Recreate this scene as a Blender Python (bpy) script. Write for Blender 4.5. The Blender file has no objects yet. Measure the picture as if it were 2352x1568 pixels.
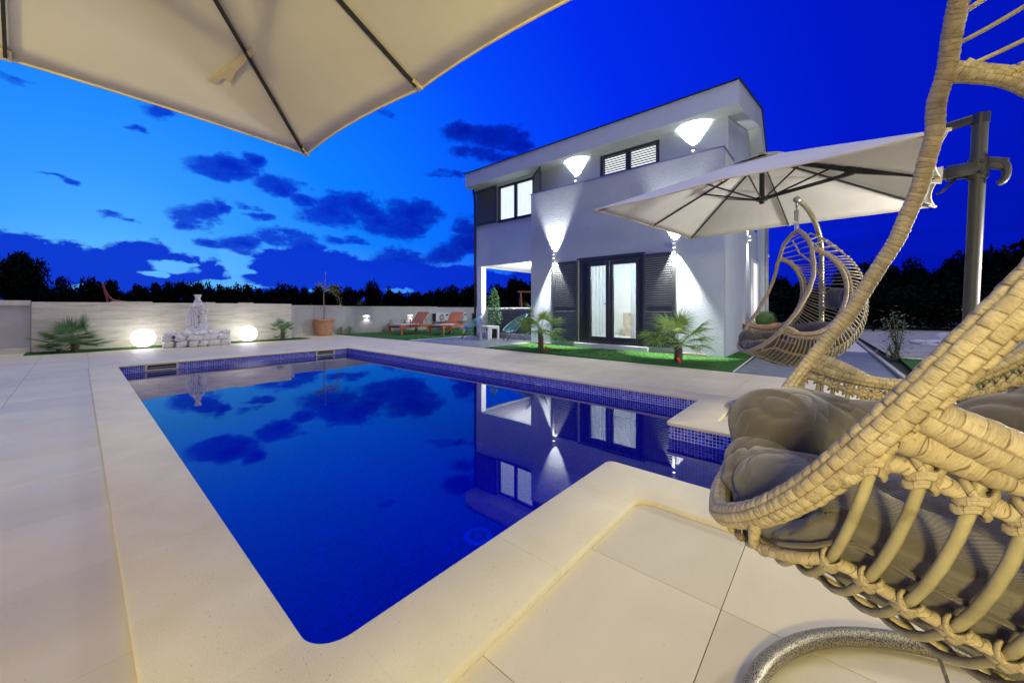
import bpy, bmesh, math, random
import numpy as np
from mathutils import Vector, Matrix, noise
R = math.radians
rnd = random.Random(7)
scene = bpy.context.scene
COL = scene.collection
PI = math.pi

# ------------------------------------------------------------------ camera
F_PX, HX, HY, EYE = 859.0, 1176.0, 708.0, 1.05
YAW = math.atan(741.0 / 859.0)
FW = (math.cos(YAW), math.sin(YAW)); RT = (math.sin(YAW), -math.cos(YAW))
cam = bpy.data.cameras.new('camera'); cam_o = bpy.data.objects.new('camera', cam)
COL.objects.link(cam_o); scene.camera = cam_o
cam_o.location = (0, 0, EYE); cam_o.rotation_euler = (R(90), 0, YAW - R(90))
cam.sensor_width = 36.0; cam.lens = F_PX / 2352.0 * 36.0
cam.shift_y = -76.0 / 2352.0; cam.clip_start = 0.02; cam.clip_end = 2000

def gp(x, y, z=0.0):
    "point of the horizontal plane z seen along a sight line"
    d = (EYE - z) * F_PX / (y - HY); l = (x - HX) / F_PX * d
    return Vector((d*FW[0]+l*RT[0], d*FW[1]+l*RT[1], z))
def onX(x, y, X):
    k = FW[0] + (x-HX)/F_PX*RT[0]; d = X/k; l = (x-HX)/F_PX*d
    return Vector((X, d*FW[1]+l*RT[1], EYE-(y-HY)*d/F_PX))
def onY(x, y, Y):
    k = FW[1] + (x-HX)/F_PX*RT[1]; d = Y/k; l = (x-HX)/F_PX*d
    return Vector((d*FW[0]+l*RT[0], Y, EYE-(y-HY)*d/F_PX))
def atd(x, y, d):
    l = (x-HX)/F_PX*d
    return Vector((d*FW[0]+l*RT[0], d*FW[1]+l*RT[1], EYE-(y-HY)*d/F_PX))

# ------------------------------------------------------------------ world: dusk sky
class NT:
    def __init__(s, tree): s.t = tree; s.n = tree.nodes; s.l = tree.links
    def new(s, ty, **k):
        n = s.n.new(ty)
        for a, b in k.items(): setattr(n, a, b)
        return n
    def put(s, node, idx, v):
        if v is None: return
        if hasattr(v, 'links') or hasattr(v, 'is_linked'): s.l.new(v, node.inputs[idx])
        else: node.inputs[idx].default_value = v
    def math(s, op, a, b=None, c=None, clamp=False):
        n = s.new('ShaderNodeMath', operation=op, use_clamp=clamp)
        s.put(n, 0, a); s.put(n, 1, b); s.put(n, 2, c); return n.outputs[0]
    def vmath(s, op, a, b=None, c=None):
        n = s.new('ShaderNodeVectorMath', operation=op)
        s.put(n, 0, a); s.put(n, 1, b)
        if c is not None: s.put(n, 2, c)
        return n.outputs['Value'] if op in ('DOT_PRODUCT', 'LENGTH', 'DISTANCE') else n.outputs[0]
    def ramp(s, f, stops, interp='LINEAR'):
        n = s.new('ShaderNodeValToRGB'); cr = n.color_ramp; cr.interpolation = interp
        while len(cr.elements) > 1: cr.elements.remove(cr.elements[-1])
        cr.elements[0].position = stops[0][0]; cr.elements[0].color = (*stops[0][1], 1)
        for p, c in stops[1:]:
            e = cr.elements.new(p); e.color = (*c, 1)
        s.put(n, 0, f); return n.outputs[0]
    def mix(s, f, a, b, blend='MIX'):
        n = s.new('ShaderNodeMix', data_type='RGBA', blend_type=blend)
        s.put(n, 0, f); s.put(n, 6, a if not isinstance(a, tuple) else (*a, 1) if len(a) == 3 else a)
        s.put(n, 7, b if not isinstance(b, tuple) else (*b, 1) if len(b) == 3 else b)
        return n.outputs[2]
    def noise(s, vec, scale, detail=4, rough=.5, dist=0, dim='3D', color=False):
        n = s.new('ShaderNodeTexNoise', noise_dimensions=dim)
        if vec is not None: s.l.new(vec, n.inputs['Vector'])
        n.inputs['Scale'].default_value = scale; n.inputs['Detail'].default_value = detail
        n.inputs['Roughness'].default_value = rough; n.inputs['Distortion'].default_value = dist
        return n.outputs['Color' if color else 'Fac']

world = bpy.data.worlds.new('World'); scene.world = world; world.use_nodes = True
w = NT(world.node_tree); w.n.clear()
tc = w.new('ShaderNodeTexCoord'); dirv = tc.outputs['Generated']
dirn = w.vmath('NORMALIZE', dirv)
sep = w.new('ShaderNodeSeparateXYZ'); w.l.new(dirn, sep.inputs[0])
sx, sy, sz = sep.outputs
def azel(x, y):
    vx, vy = FW[0]*F_PX + (x-HX)*RT[0], FW[1]*F_PX + (x-HX)*RT[1]
    return math.atan2(vy, vx), math.atan2(HY-y, math.hypot(vx, vy))
az = w.math('ARCTAN2', sy, sx); el = w.math('ARCSINE', sz)
ga, ge = azel(250, 640)
gdir = (math.cos(ge)*math.cos(ga), math.cos(ge)*math.sin(ga), math.sin(ge))
ang = w.math('ARCCOSINE', w.vmath('DOT_PRODUCT', dirn, gdir))
t = w.math('DIVIDE', w.math('ADD', ang, w.math('MULTIPLY', w.math('MAXIMUM', sz, 0.0), 0.28)), PI)
clear = w.ramp(t, [(0, (.10, .50, 1.0)), (.085, (.032, .32, 1.0)), (.16, (.004, .215, 1.0)), (.225, (.002, .155, 1.0)),
                   (.31, (.0006, .068, 1.0)), (.40, (.0003, .024, .86)), (.52, (.0002, .009, .58)), (.68, (.0002, .005, .36)), (1, (.0002, .003, .20))])
# pale band hugging the horizon in the afterglow
hz = w.math('SUBTRACT', 1.0, w.math('DIVIDE', w.math('ABSOLUTE', el), R(9)), clamp=True)
hzf = w.math('MULTIPLY', w.math('MULTIPLY', hz, w.math('SUBTRACT', 1.0, w.math('DIVIDE', ang, R(60)), clamp=True)), .8)
clear = w.mix(hzf, clear, (.16, .52, 1.0))
# clouds: lobes of a cloud field, placed by azimuth and elevation, edges broken by noise
vec2 = w.new('ShaderNodeCombineXYZ'); w.l.new(az, vec2.inputs[0]); w.l.new(w.math('MULTIPLY', el, 1.7), vec2.inputs[1])
wn = w.noise(vec2.outputs[0], 8.5, 6, .62)
wn2 = w.noise(vec2.outputs[0], 24, 5, .65)
wcol = w.noise(vec2.outputs[0], 12, 4, .55, color=True)
warp = w.vmath('MULTIPLY', w.vmath('SUBTRACT', wcol, (.5, .5, .5)), (.10, .055, 0))
sp2 = w.new('ShaderNodeSeparateXYZ'); w.l.new(warp, sp2.inputs[0])
azw = w.math('ADD', az, sp2.outputs[0]); elw = w.math('ADD', el, sp2.outputs[1])
BLOBS = [  # x, y, half width, half height (sight-line units), weight
 (520,388,95,32,1),(590,372,45,28,1),(650,430,60,28,1),(690,455,35,18,.9),(460,500,70,36,1),(500,485,30,28,1),(425,520,40,18,.9),
 (780,490,110,46,1),(830,475,60,36,1),(870,510,60,40,1),(960,492,75,36,1),(930,530,60,30,1),(640,545,90,26,1),(700,560,55,22,1),(560,560,75,26,1),(480,560,50,16,.9),
 (1060,300,55,26,.85),(1140,315,90,40,.95),(1190,325,40,34,.95),(1080,345,60,22,.8),(1130,355,60,22,.9),(1040,402,70,10,.6),
 (370,255,55,30,.8),(310,303,26,9,.6),(105,405,55,8,.7),(150,420,32,9,.7),(250,502,42,9,.7),(560,477,30,9,.6),(20,180,40,12,.5),(590,500,40,11,.7),
 (930,595,80,30,1),(1030,585,55,34,1),(1080,560,60,28,1),(1010,640,70,24,1),(860,610,40,14,.8),(800,555,60,14,.8),(1080,520,40,30,.9),(1200,590,60,20,.8),(880,255,28,14,.5)]
BANK = [ # low bank top outline lobes
 (30,640,150,105,1),(150,650,110,92,1),(240,650,100,80,1),(330,650,110,95,1),(400,655,90,76,1),(480,650,60,52,.95),(610,640,45,36,.9),
 (700,650,120,80,1),(650,620,55,48,1),(760,650,110,68,1),(850,660,100,58,1),(940,655,110,55,1),(1050,660,110,50,1),(1190,670,120,46,1),
 (1350,672,150,40,.8)]
f = None
def blobs(L, cur, azx, elx, sc_=1.0):
    for x, y, hw, hh, wt in L:
        a0, e0 = azel(x, y); a1, _ = azel(x+hw, y); _, e1 = azel(x, y-hh)
        da = max(abs(a1-a0), .004)*sc_; de = max(abs(e1-e0), .003)*sc_
        u = w.math('MULTIPLY', w.math('SUBTRACT', azx, a0), 1/da)
        v = w.math('MULTIPLY', w.math('SUBTRACT', elx, e0), 1/de)
        r2 = w.math('MULTIPLY_ADD', u, u, w.math('MULTIPLY', v, v))
        g = w.math('MULTIPLY_ADD', r2, -wt*.72, wt)
        cur = g if cur is None else w.math('MAXIMUM', cur, g)
    return cur
f = blobs(BLOBS, None, azw, elw, .84)
bank = blobs(BANK, None, w.math('ADD', az, w.math('MULTIPLY', sp2.outputs[0], .6)), w.math('ADD', el, w.math('MULTIPLY', sp2.outputs[1], .5)))
# the rest of the sky carries a thin scatter of the same clouds
rest = w.math('SUBTRACT', w.math('MULTIPLY', w.noise(vec2.outputs[0], 1.6, 5, .55), 2.2), 1.55)
rest = w.math('SUBTRACT', rest, w.math('MULTIPLY', w.math('LESS_THAN', ang, R(118)), 4.0))
wn3 = w.noise(vec2.outputs[0], 62, 4, .6)
nz = w.math('ADD', w.math('ADD', w.math('MULTIPLY', w.math('SUBTRACT', wn, .5), 1.7), w.math('MULTIPLY', w.math('SUBTRACT', wn2, .5), 1.35)), w.math('MULTIPLY', w.math('SUBTRACT', wn3, .5), .6))
fc = w.math('ADD', w.math('MAXIMUM', w.math('MAXIMUM', f, -3.0), rest), nz)
dens = w.math('DIVIDE', w.math('SUBTRACT', fc, .02), .52, clamp=True)
bz = w.math('ADD', w.math('MULTIPLY', w.math('SUBTRACT', wn, .5), .45), w.math('ADD', w.math('MULTIPLY', w.math('SUBTRACT', wn2, .5), .62), w.math('MULTIPLY', w.math('SUBTRACT', wn3, .5), .42)))
fb = w.math('ADD', w.math('MAXIMUM', bank, -.6), bz)
densb = w.math('DIVIDE', w.math('SUBTRACT', fb, .15), .16, clamp=True)
# torn gap in the bank letting the afterglow through
gap = blobs([(395,608,48,16,1),(420,600,30,9,1),(360,628,30,8,1),(535,602,34,34,1),(520,650,70,11,.9),(560,625,40,10,.9),(560,662,60,7,.8),(915,668,40,7,.8),(740,668,30,6,.7),(1040,600,34,14,.7),(170,665,30,6,.6)], None, azw, elw)
gapd = w.math('DIVIDE', w.math('SUBTRACT', w.math('ADD', w.math('MAXIMUM', gap, -.6), w.math('MULTIPLY', nz, .7)), .06), .42, clamp=True)
densb = w.math('MULTIPLY', densb, w.math('SUBTRACT', 1.0, gapd))
ccol = w.ramp(t, [(0, (.001, .040, .74)), (.15, (.0006, .026, .66)), (.26, (.0004, .011, .42)), (.4, (.0003, .009, .44)), (.6, (.0002, .005, .34)), (1, (.0002, .003, .24))])
bcol = w.ramp(t, [(0, (.002, .040, .64)), (.15, (.0015, .036, .66)), (.26, (.001, .024, .60)), (.36, (.0004, .010, .42)), (.5, (.0002, .005, .30)), (.62, (.0002, .004, .26)), (1, (.0002, .003, .22))])
glow = w.ramp(t, [(0, (.13, .50, 1.0)), (.14, (.08, .42, 1.0)), (.22, (.02, .2, 1.0)), (.4, (.0002, .02, .5)), (1, (.0002, .003, .22))])
clear = w.mix(w.math('MULTIPLY', gapd, .55), clear, glow)
core = w.math('DIVIDE', w.math('SUBTRACT', fc, .15), 1.0, clamp=True)
ccol = w.mix(core, w.mix(.5, ccol, w.mix(.5, ccol, clear)), w.mix(.22, ccol, (.0, .004, .22)))
skyc = w.mix(w.math('MULTIPLY', dens, .985), clear, ccol)
skyc = w.mix(w.math('MULTIPLY', densb, .99), skyc, bcol)
below = w.math('LESS_THAN', sz, -0.002)
skyc = w.mix(below, skyc, (.002, .004, .012))
# the eastern sky sinks towards the horizon, with faint dark streaks
lowf = w.math('SUBTRACT', 1.0, w.math('DIVIDE', w.math('MAXIMUM', el, 0.0), R(17)), clamp=True)
east = w.math('DIVIDE', w.math('SUBTRACT', ang, R(55)), R(30), clamp=True)
stv = w.new('ShaderNodeCombineXYZ'); w.l.new(w.math('MULTIPLY', az, .8), stv.inputs[0]); w.l.new(w.math('MULTIPLY', el, 3.2), stv.inputs[1])
stn = w.math('MULTIPLY', w.math('SUBTRACT', w.noise(stv.outputs[0], 4.5, 5, .6), .42), 3.0, clamp=True)
skyc = w.mix(w.math('MULTIPLY', w.math('MULTIPLY', lowf, east), w.math('MULTIPLY_ADD', stn, .75, .35), clamp=True), skyc, (.0003, .004, .19))
# a very dim physical twilight underneath
nish = w.new('ShaderNodeTexSky', sky_type='NISHITA', sun_disc=False, sun_elevation=R(-2.0), sun_rotation=R(90)-ga)
bg1 = w.new('ShaderNodeBackground'); w.l.new(skyc, bg1.inputs[0]); bg1.inputs[1].default_value = 1.0
bg2 = w.new('ShaderNodeBackground'); w.l.new(nish.outputs[0], bg2.inputs[0]); bg2.inputs[1].default_value = 0.002
add = w.new('ShaderNodeAddShader'); w.l.new(bg1.outputs[0], add.inputs[0]); w.l.new(bg2.outputs[0], add.inputs[1])
wo = w.new('ShaderNodeOutputWorld'); w.l.new(add.outputs[0], wo.inputs[0])

# soft neutral twilight from the open sky behind the camera
sun = bpy.data.lights.new('sun', 'SUN'); sun.energy = 1.55; sun.angle = R(70); sun.color = (.98, 1.0, .72)
sun_o = bpy.data.objects.new('sun', sun); COL.objects.link(sun_o)
sun_o.rotation_euler = Vector((.02, .22, -1.0)).to_track_quat('-Z', 'Y').to_euler()

def lamp(name, kind, loc, energy, color, size=.1, direction=None, cone=None, blend=.1, parent=None):
    L = bpy.data.lights.new(name, kind); L.energy = energy; L.color = color
    if kind in ('POINT', 'SPOT'): L.shadow_soft_size = size
    if kind == 'AREA': L.size = size; L.shape = 'DISK'
    if cone: L.spot_size = cone; L.spot_blend = blend
    o = bpy.data.objects.new(name, L); COL.objects.link(o); o.location = loc
    if direction is not None: o.rotation_euler = Vector(direction).to_track_quat('-Z', 'Y').to_euler()
    if parent is not None:
        o.parent = parent; o.location = Vector(loc) - parent.location
    return o

scene.view_settings.view_transform = 'Standard'; scene.view_settings.look = 'None'
scene.view_settings.exposure = 0.0; scene.view_settings.gamma = 1.0
scene.view_settings.use_curve_mapping = False
scene.render.engine = 'CYCLES'
scene.cycles.use_denoising = True
scene.cycles.max_bounces = 8; scene.cycles.transparent_max_bounces = 24
scene.cycles.glossy_bounces = 4; scene.cycles.transmission_bounces = 6
scene.cycles.sample_clamp_indirect = 6.0; scene.cycles.caustics_reflective = False; scene.cycles.caustics_refractive = False

# ------------------------------------------------------------------ materials
def material(name):
    m = bpy.data.materials.new(name); m.use_nodes = True
    nt = NT(m.node_tree); nt.n.clear()
    b = nt.new('ShaderNodeBsdfPrincipled'); o = nt.new('ShaderNodeOutputMaterial'); nt.l.new(b.outputs[0], o.inputs[0])
    nt.b = b; nt.out = o; return m, nt
def simple(name, col, rough=.6, metal=0, var=.12, vscale=6, bump=0, bscale=60, spec=None, coords='Object', dirt=None):
    m, n = material(name)
    c = n.new('ShaderNodeTexCoord').outputs[coords]
    v = n.noise(c, vscale, 5, .6)
    lo = tuple(x*(1-var) for x in col); hi = tuple(min(1, x*(1+var)) for x in col)
    base = n.ramp(v, [(.3, lo), (.7, hi)])
    if dirt:
        dv = n.noise(c, vscale*3.3, 6, .7)
        base = n.mix(n.ramp(dv, [(.60, (0, 0, 0)), (.72, (dirt[3],)*3)]), base, dirt[:3])
    n.l.new(base, n.b.inputs['Base Color'])
    n.b.inputs['Roughness'].default_value = rough; n.b.inputs['Metallic'].default_value = metal
    if spec is not None: n.b.inputs['Specular IOR Level'].default_value = spec
    if bump:
        bn = n.new('ShaderNodeBump'); bn.inputs['Strength'].default_value = 1.0; bn.inputs['Distance'].default_value = bump
        n.l.new(n.noise(c, bscale, 5, .6), bn.inputs['Height']); n.l.new(bn.outputs[0], n.b.inputs['Normal'])
    return m
def emis(name, col, strength):
    m, n = material(name)
    n.b.inputs['Base Color'].default_value = (.8, .8, .8, 1)
    n.b.inputs['Emission Color'].default_value = (*col, 1); n.b.inputs['Emission Strength'].default_value = strength
    return m

M = {}
M['charcoal'] = simple('charcoal_metal', (.022, .024, .026), .38, .2, .1)
M['frame_grey'] = simple('window_frame_grey', (.032, .034, .034), .38, 0, .08)
M['shutter'] = simple('shutter_grey', (.046, .051, .049), .42, 0, .1)
M['white_paint'] = simple('white_paint', (.78, .78, .76), .55, 0, .04)
M['white_metal'] = simple('white_enamel', (.72, .73, .72), .4, 0, .05)
M['black'] = simple('black_plastic', (.012, .012, .013), .45)
M['terracotta'] = simple('terracotta', (.52, .27, .145), .85, 0, .18, 9, .002, 40, dirt=(.62, .5, .4, .5))
M['lounger_wood'] = simple('oiled_orange_wood', (.42, .135, .042), .5, 0, .35, 14)
M['swing_wood'] = simple('red_playground_wood', (.45, .12, .045), .6, 0, .2, 8)
M['teal'] = simple('teal_cord', (.16, .42, .44), .5, 0, .05)
M['soil'] = simple('dark_soil', (.075, .05, .035), .95, 0, .4, 8, .01, 30)
M['rock'] = simple('pale_rock', (.55, .53, .52), .85, 0, .22, 10, .006, 24, dirt=(.16, .15, .15, .6))
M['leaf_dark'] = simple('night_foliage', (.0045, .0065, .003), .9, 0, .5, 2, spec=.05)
M['bark'] = simple('bark', (.10, .075, .05), .9, 0, .3, 12, .004, 50)
M['bark_grey'] = simple('pale_bark', (.30, .24, .18), .9, 0, .25, 14, .003, 50)
M['palm_leaf'] = simple('palm_leaf', (.22, .36, .08), .5, 0, .35, 5)
M['palm_leaf_dark'] = simple('fan_palm_leaf', (.13, .25, .09), .5, 0, .35, 5)
M['shrub_leaf'] = simple('glossy_shrub_leaf', (.17, .36, .12), .4, 0, .35, 7)
M['bay_leaf'] = simple('dull_bay_leaf', (.12, .17, .05), .45, 0, .35, 7)
M['olive_leaf'] = simple('olive_leaf', (.26, .27, .10), .6, 0, .3, 7)
M['box_leaf'] = simple('box_leaf', (.075, .17, .035), .5, 0, .4, 30)
M['red'] = simple('red_plastic', (.75, .05, .02), .4)
M['plinth'] = simple('pale_concrete', (.56, .55, .53), .8, 0, .1, 5, .001, 80)
M['grey_panel'] = simple('grey_cladding', (.085, .085, .088), .7, 0, .25, 6, .002, 40)
M['wall_grey'] = simple('grey_rendered_wall', (.47, .46, .46), .88, 0, .07, 2.2, .0015, 90, dirt=(.40, .38, .37, .5))
M['cap'] = simple('pale_stone_capping', (.62, .58, .50), .7, 0, .08, 7)
M['steel'] = simple('galvanised_steel', (.42, .42, .42), .32, .9, .1)
M['grip'] = simple('umbrella_grey_metal', (.040, .043, .040), .50, .15, .08, 12)
M['skimmer'] = simple('aged_white_plastic', (.55, .52, .42), .5)
M['ground'] = simple('dark_field', (.022, .026, .012), .95, 0, .5, .2)
M['towel'] = simple('pale_cushion', (.62, .60, .62), .9, 0, .1, 10, .003, 60)

def mat_render():
    m, n = material('rough_white_render')
    c = n.new('ShaderNodeTexCoord').outputs['Object']
    base = n.ramp(n.noise(c, 1.3, 4, .55), [(.3, (.43, .48, .51)), (.7, (.50, .55, .58))])
    n.l.new(base, n.b.inputs['Base Color']); n.b.inputs['Roughness'].default_value = .9; n.b.inputs['Specular IOR Level'].default_value = .25
    v = n.new('ShaderNodeTexVoronoi'); v.inputs['Scale'].default_value = 62; n.l.new(c, v.inputs['Vector'])
    h = n.math('ADD', n.math('MULTIPLY', v.outputs['Distance'], .8), n.noise(c, 55, 4, .6))
    bn = n.new('ShaderNodeBump'); bn.inputs['Strength'].default_value = 1; bn.inputs['Distance'].default_value = .017
    n.l.new(h, bn.inputs['Height']); n.l.new(bn.outputs[0], n.b.inputs['Normal']); return m
M['render'] = mat_render()
M['smooth_render'] = simple('smooth_white_render', (.52, .58, .60), .85, 0, .05, 1.5, .0008, 120)

def mat_paving(name, a, b, rough=.34, streak=(1.2, 2.2, 2.2), speck=True, seed=0.0, obj_rand=.05):
    m, n = material(name)
    c = n.new('ShaderNodeTexCoord').outputs['Object']
    oi = n.new('ShaderNodeObjectInfo').outputs['Random']
    mp = n.new('ShaderNodeMapping'); mp.inputs['Scale'].default_value = streak
    cc = n.vmath('ADD', c, n.vmath('MULTIPLY', oi, (37.0, 21.0, 5.0)) if False else (seed, seed, 0))
    n.l.new(cc, mp.inputs['Vector'])
    v = n.noise(mp.outputs[0], 1.2, 5, .55, .3)
    col = n.ramp(v, [(.15, a), (.85, b)])
    col = n.mix(n.ramp(n.noise(c, .8, 3, .5), [(.35, (0, 0, 0)), (.7, (.35, .35, .35))]), col, tuple(x*.82 for x in a))
    g = n.math('MULTIPLY_ADD', oi, obj_rand*2, 1-obj_rand)
    hs = n.new('ShaderNodeHueSaturation'); n.l.new(g, hs.inputs['Value']); n.l.new(col, hs.inputs['Color']); col = hs.outputs[0]
    if speck:
        s = n.noise(c, 85, 3, .6)
        col = n.mix(n.ramp(s, [(.66, (0, 0, 0)), (.74, (.6, .6, .6))]), col, tuple(x*.45 for x in a))
    n.l.new(col, n.b.inputs['Base Color']); n.b.inputs['Specular IOR Level'].default_value = .32
    n.l.new(n.ramp(n.noise(c, 5, 4, .6), [(.3, (rough*.75,)*3), (.7, (min(1, rough*1.35),)*3)]), n.b.inputs['Roughness'])
    bn = n.new('ShaderNodeBump'); bn.inputs['Strength'].default_value = 1; bn.inputs['Distance'].default_value = .0012
    n.l.new(n.noise(c, 24, 5, .6), bn.inputs['Height']); n.l.new(bn.outputs[0], n.b.inputs['Normal'])
    return m
M['tile'] = mat_paving('porcelain_paving', (.56, .49, .32), (.69, .62, .42), .50)
M['coping'] = mat_paving('limestone_coping', (.62, .55, .35), (.77, .70, .47), .75, (3, 3, 3), True, 3.0, .02)
M['grout'] = simple('grout', (.20, .16, .11), .9, 0, .3, 20)
M['slate'] = mat_paving('blue_grey_concrete', (.13, .15, .155), (.20, .22, .22), .45, (1, 3, 1), True, 5.0)
M['light_slab'] = mat_paving('pale_concrete_slab', (.50, .48, .45), (.62, .60, .56), .6, (1, 3, 1), True, 8.0)
M['slab_old'] = mat_paving('weathered_concrete_slab', (.30, .28, .26), (.42, .39, .36), .8, (1, 3, 1), True, 9.0)

def mat_coping_fix():
    # coarse sandy grain for the coping stones
    nt = M['coping'].node_tree
    for b in [x for x in nt.nodes if x.type == 'BUMP']: b.inputs['Distance'].default_value = .0026
    for x in nt.nodes:
        if x.type == 'TEX_NOISE' and abs(x.inputs['Scale'].default_value-24) < .1: x.inputs['Scale'].default_value = 170
mat_coping_fix()

def mat_travertine():
    m, n = material('banded_travertine')
    c = n.new('ShaderNodeTexCoord').outputs['Object']
    mp = n.new('ShaderNodeMapping'); mp.inputs['Scale'].default_value = (1.1, 1.1, 9); n.l.new(c, mp.inputs['Vector'])
    v = n.noise(mp.outputs[0], 1.5, 7, .68, .5)
    col = n.ramp(v, [(.28, (.42, .35, .27)), (.45, (.60, .54, .45)), (.62, (.70, .66, .58)), (.8, (.56, .48, .38))])
    mp2 = n.new('ShaderNodeMapping'); mp2.inputs['Scale'].default_value = (2.2, 2, 20); n.l.new(c, mp2.inputs['Vector'])
    st = n.noise(mp2.outputs[0], 3.2, 5, .7, .4)
    col = n.mix(n.ramp(st, [(.63, (0, 0, 0)), (.72, (.75, .75, .75))]), col, (.27, .23, .19))
    n.l.new(col, n.b.inputs['Base Color']); n.b.inputs['Roughness'].default_value = .6
    return m
M['travertine'] = mat_travertine()

def mat_mosaic(name='blue_glass_mosaic', grout=(.80, .80, .86), kk=1.0):
    m, n = material(name)
    geo = n.new('ShaderNodeNewGeometry'); uv = n.new('ShaderNodeUVMap').outputs[0]
    T = .028
    s = n.new('ShaderNodeSeparateXYZ'); n.l.new(uv, s.inputs[0])
    gx = n.math('FRACT', n.math('DIVIDE', s.outputs[0], T)); gy = n.math('FRACT', n.math('DIVIDE', s.outputs[1], T))
    ex = n.math('MINIMUM', gx, n.math('SUBTRACT', 1.0, gx)); ey = n.math('MINIMUM', gy, n.math('SUBTRACT', 1.0, gy))
    e = n.math('MINIMUM', ex, ey)
    tile = n.math('DIVIDE', n.math('SUBTRACT', e, .055), .03, clamp=True)
    cell = n.vmath('FLOOR', n.vmath('DIVIDE', uv, (T, T, 1)))
    wn_ = n.new('ShaderNodeTexWhiteNoise', noise_dimensions='3D'); n.l.new(cell, wn_.inputs['Vector'])
    col = n.ramp(wn_.outputs['Value'], [(0, (.015, .026, .30)), (.35, (.03, .05, .50)), (.7, (.06, .10, .68)), (.93, (.12, .20, .80)), (1, (.22, .32, .88))])
    col = n.mix(tile, grout, n.mix(1-kk, col, (.012, .030, .40)))
    n.l.new(col, n.b.inputs['Base Color'])
    n.l.new(n.math('MULTIPLY_ADD', tile, -.6, .75), n.b.inputs['Roughness'])
    bn = n.new('ShaderNodeBump'); bn.inputs['Distance'].default_value = .0015
    hh = n.math('ADD', tile, n.math('MULTIPLY', wn_.outputs['Value'], .3))
    n.l.new(hh, bn.inputs['Height']); n.l.new(bn.outputs[0], n.b.inputs['Normal'])
    return m
M['mosaic'] = mat_mosaic()
M['mosaic_deep'] = mat_mosaic('wet_blue_mosaic', (.26, .32, .60), .6)

def schlick(n, f0, normal=None, power=5.0):
    g = n.new('ShaderNodeNewGeometry')
    d = n.math('ABSOLUTE', n.vmath('DOT_PRODUCT', normal if normal is not None else g.outputs['Normal'], g.outputs['Incoming']))
    k = n.math('POWER', n.math('SUBTRACT', 1.0, d, clamp=True), power)
    return n.math('MULTIPLY_ADD', k, 1-f0, f0)
def mat_water():
    m, n = material('still_pool_water')
    c = n.new('ShaderNodeTexCoord').outputs['Object']
    bn = n.new('ShaderNodeBump'); bn.inputs['Strength'].default_value = 1; bn.inputs['Distance'].default_value = .0008
    n.l.new(n.noise(c, 1.6, 2, .4), bn.inputs['Height'])
    fr = schlick(n, .045, bn.outputs[0], 3.7)
    gl = n.new('ShaderNodeBsdfGlossy'); gl.inputs['Roughness'].default_value = .0; n.l.new(bn.outputs[0], gl.inputs['Normal'])
    tr = n.new('ShaderNodeBsdfTransparent'); tr.inputs[0].default_value = (.02, .09, .85, 1)
    mx = n.new('ShaderNodeMixShader'); n.l.new(fr, mx.inputs[0]); n.l.new(tr.outputs[0], mx.inputs[1]); n.l.new(gl.outputs[0], mx.inputs[2])
    n.l.new(mx.outputs[0], n.out.inputs[0]); return m
M['water'] = mat_water()
def mat_glass(name='window_glass', tint=(.93, .96, .97)):
    m, n = material(name)
    fr = schlick(n, .045)
    gl = n.new('ShaderNodeBsdfGlossy'); gl.inputs['Roughness'].default_value = .0
    tr = n.new('ShaderNodeBsdfTransparent'); tr.inputs[0].default_value = (*tint, 1)
    mx = n.new('ShaderNodeMixShader'); n.l.new(fr, mx.inputs[0]); n.l.new(tr.outputs[0], mx.inputs[1]); n.l.new(gl.outputs[0], mx.inputs[2])
    n.l.new(mx.outputs[0], n.out.inputs[0]); return m
M['glass'] = mat_glass()

def mat_turf():
    m, n = material('artificial_turf')
    c = n.new('ShaderNodeTexCoord').outputs['Object']
    v = n.noise(c, 90, 3, .7); v2 = n.noise(c, 3, 3, .5)
    col = n.ramp(v, [(.3, (.022, .085, .014)), (.7, (.07, .20, .04))])
    col = n.mix(n.math('MULTIPLY', v2, .5), col, (.03, .13, .02))
    n.l.new(col, n.b.inputs['Base Color']); n.b.inputs['Roughness'].default_value = .9; n.b.inputs['Specular IOR Level'].default_value = .2
    bn = n.new('ShaderNodeBump'); bn.inputs['Distance'].default_value = .012; n.l.new(v, bn.inputs['Height']); n.l.new(bn.outputs[0], n.b.inputs['Normal'])
    return m
M['turf'] = mat_turf()
def mat_canvas():
    m, n = material('cream_canvas')
    c = n.new('ShaderNodeTexCoord').outputs['Object']
    col = n.ramp(n.noise(c, 1.8, 4, .6), [(.3, (.64, .62, .58)), (.7, (.72, .70, .66))])
    d = n.new('ShaderNodeBsdfDiffuse'); n.l.new(col, d.inputs[0])
    tl = n.new('ShaderNodeBsdfTranslucent'); n.l.new(col, tl.inputs[0])
    mx = n.new('ShaderNodeMixShader'); mx.inputs[0].default_value = .10
    bn = n.new('ShaderNodeBump'); bn.inputs['Distance'].default_value = .012; n.l.new(n.noise(c, 2.3, 3, .5), bn.inputs['Height'])
    n.l.new(bn.outputs[0], d.inputs['Normal'])
    n.l.new(d.outputs[0], mx.inputs[1]); n.l.new(tl.outputs[0], mx.inputs[2]); n.l.new(mx.outputs[0], n.out.inputs[0])
    return m
M['canvas'] = mat_canvas()
M['canvas_trim'] = simple('canvas_hem', (.56, .48, .34), .9)
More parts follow.
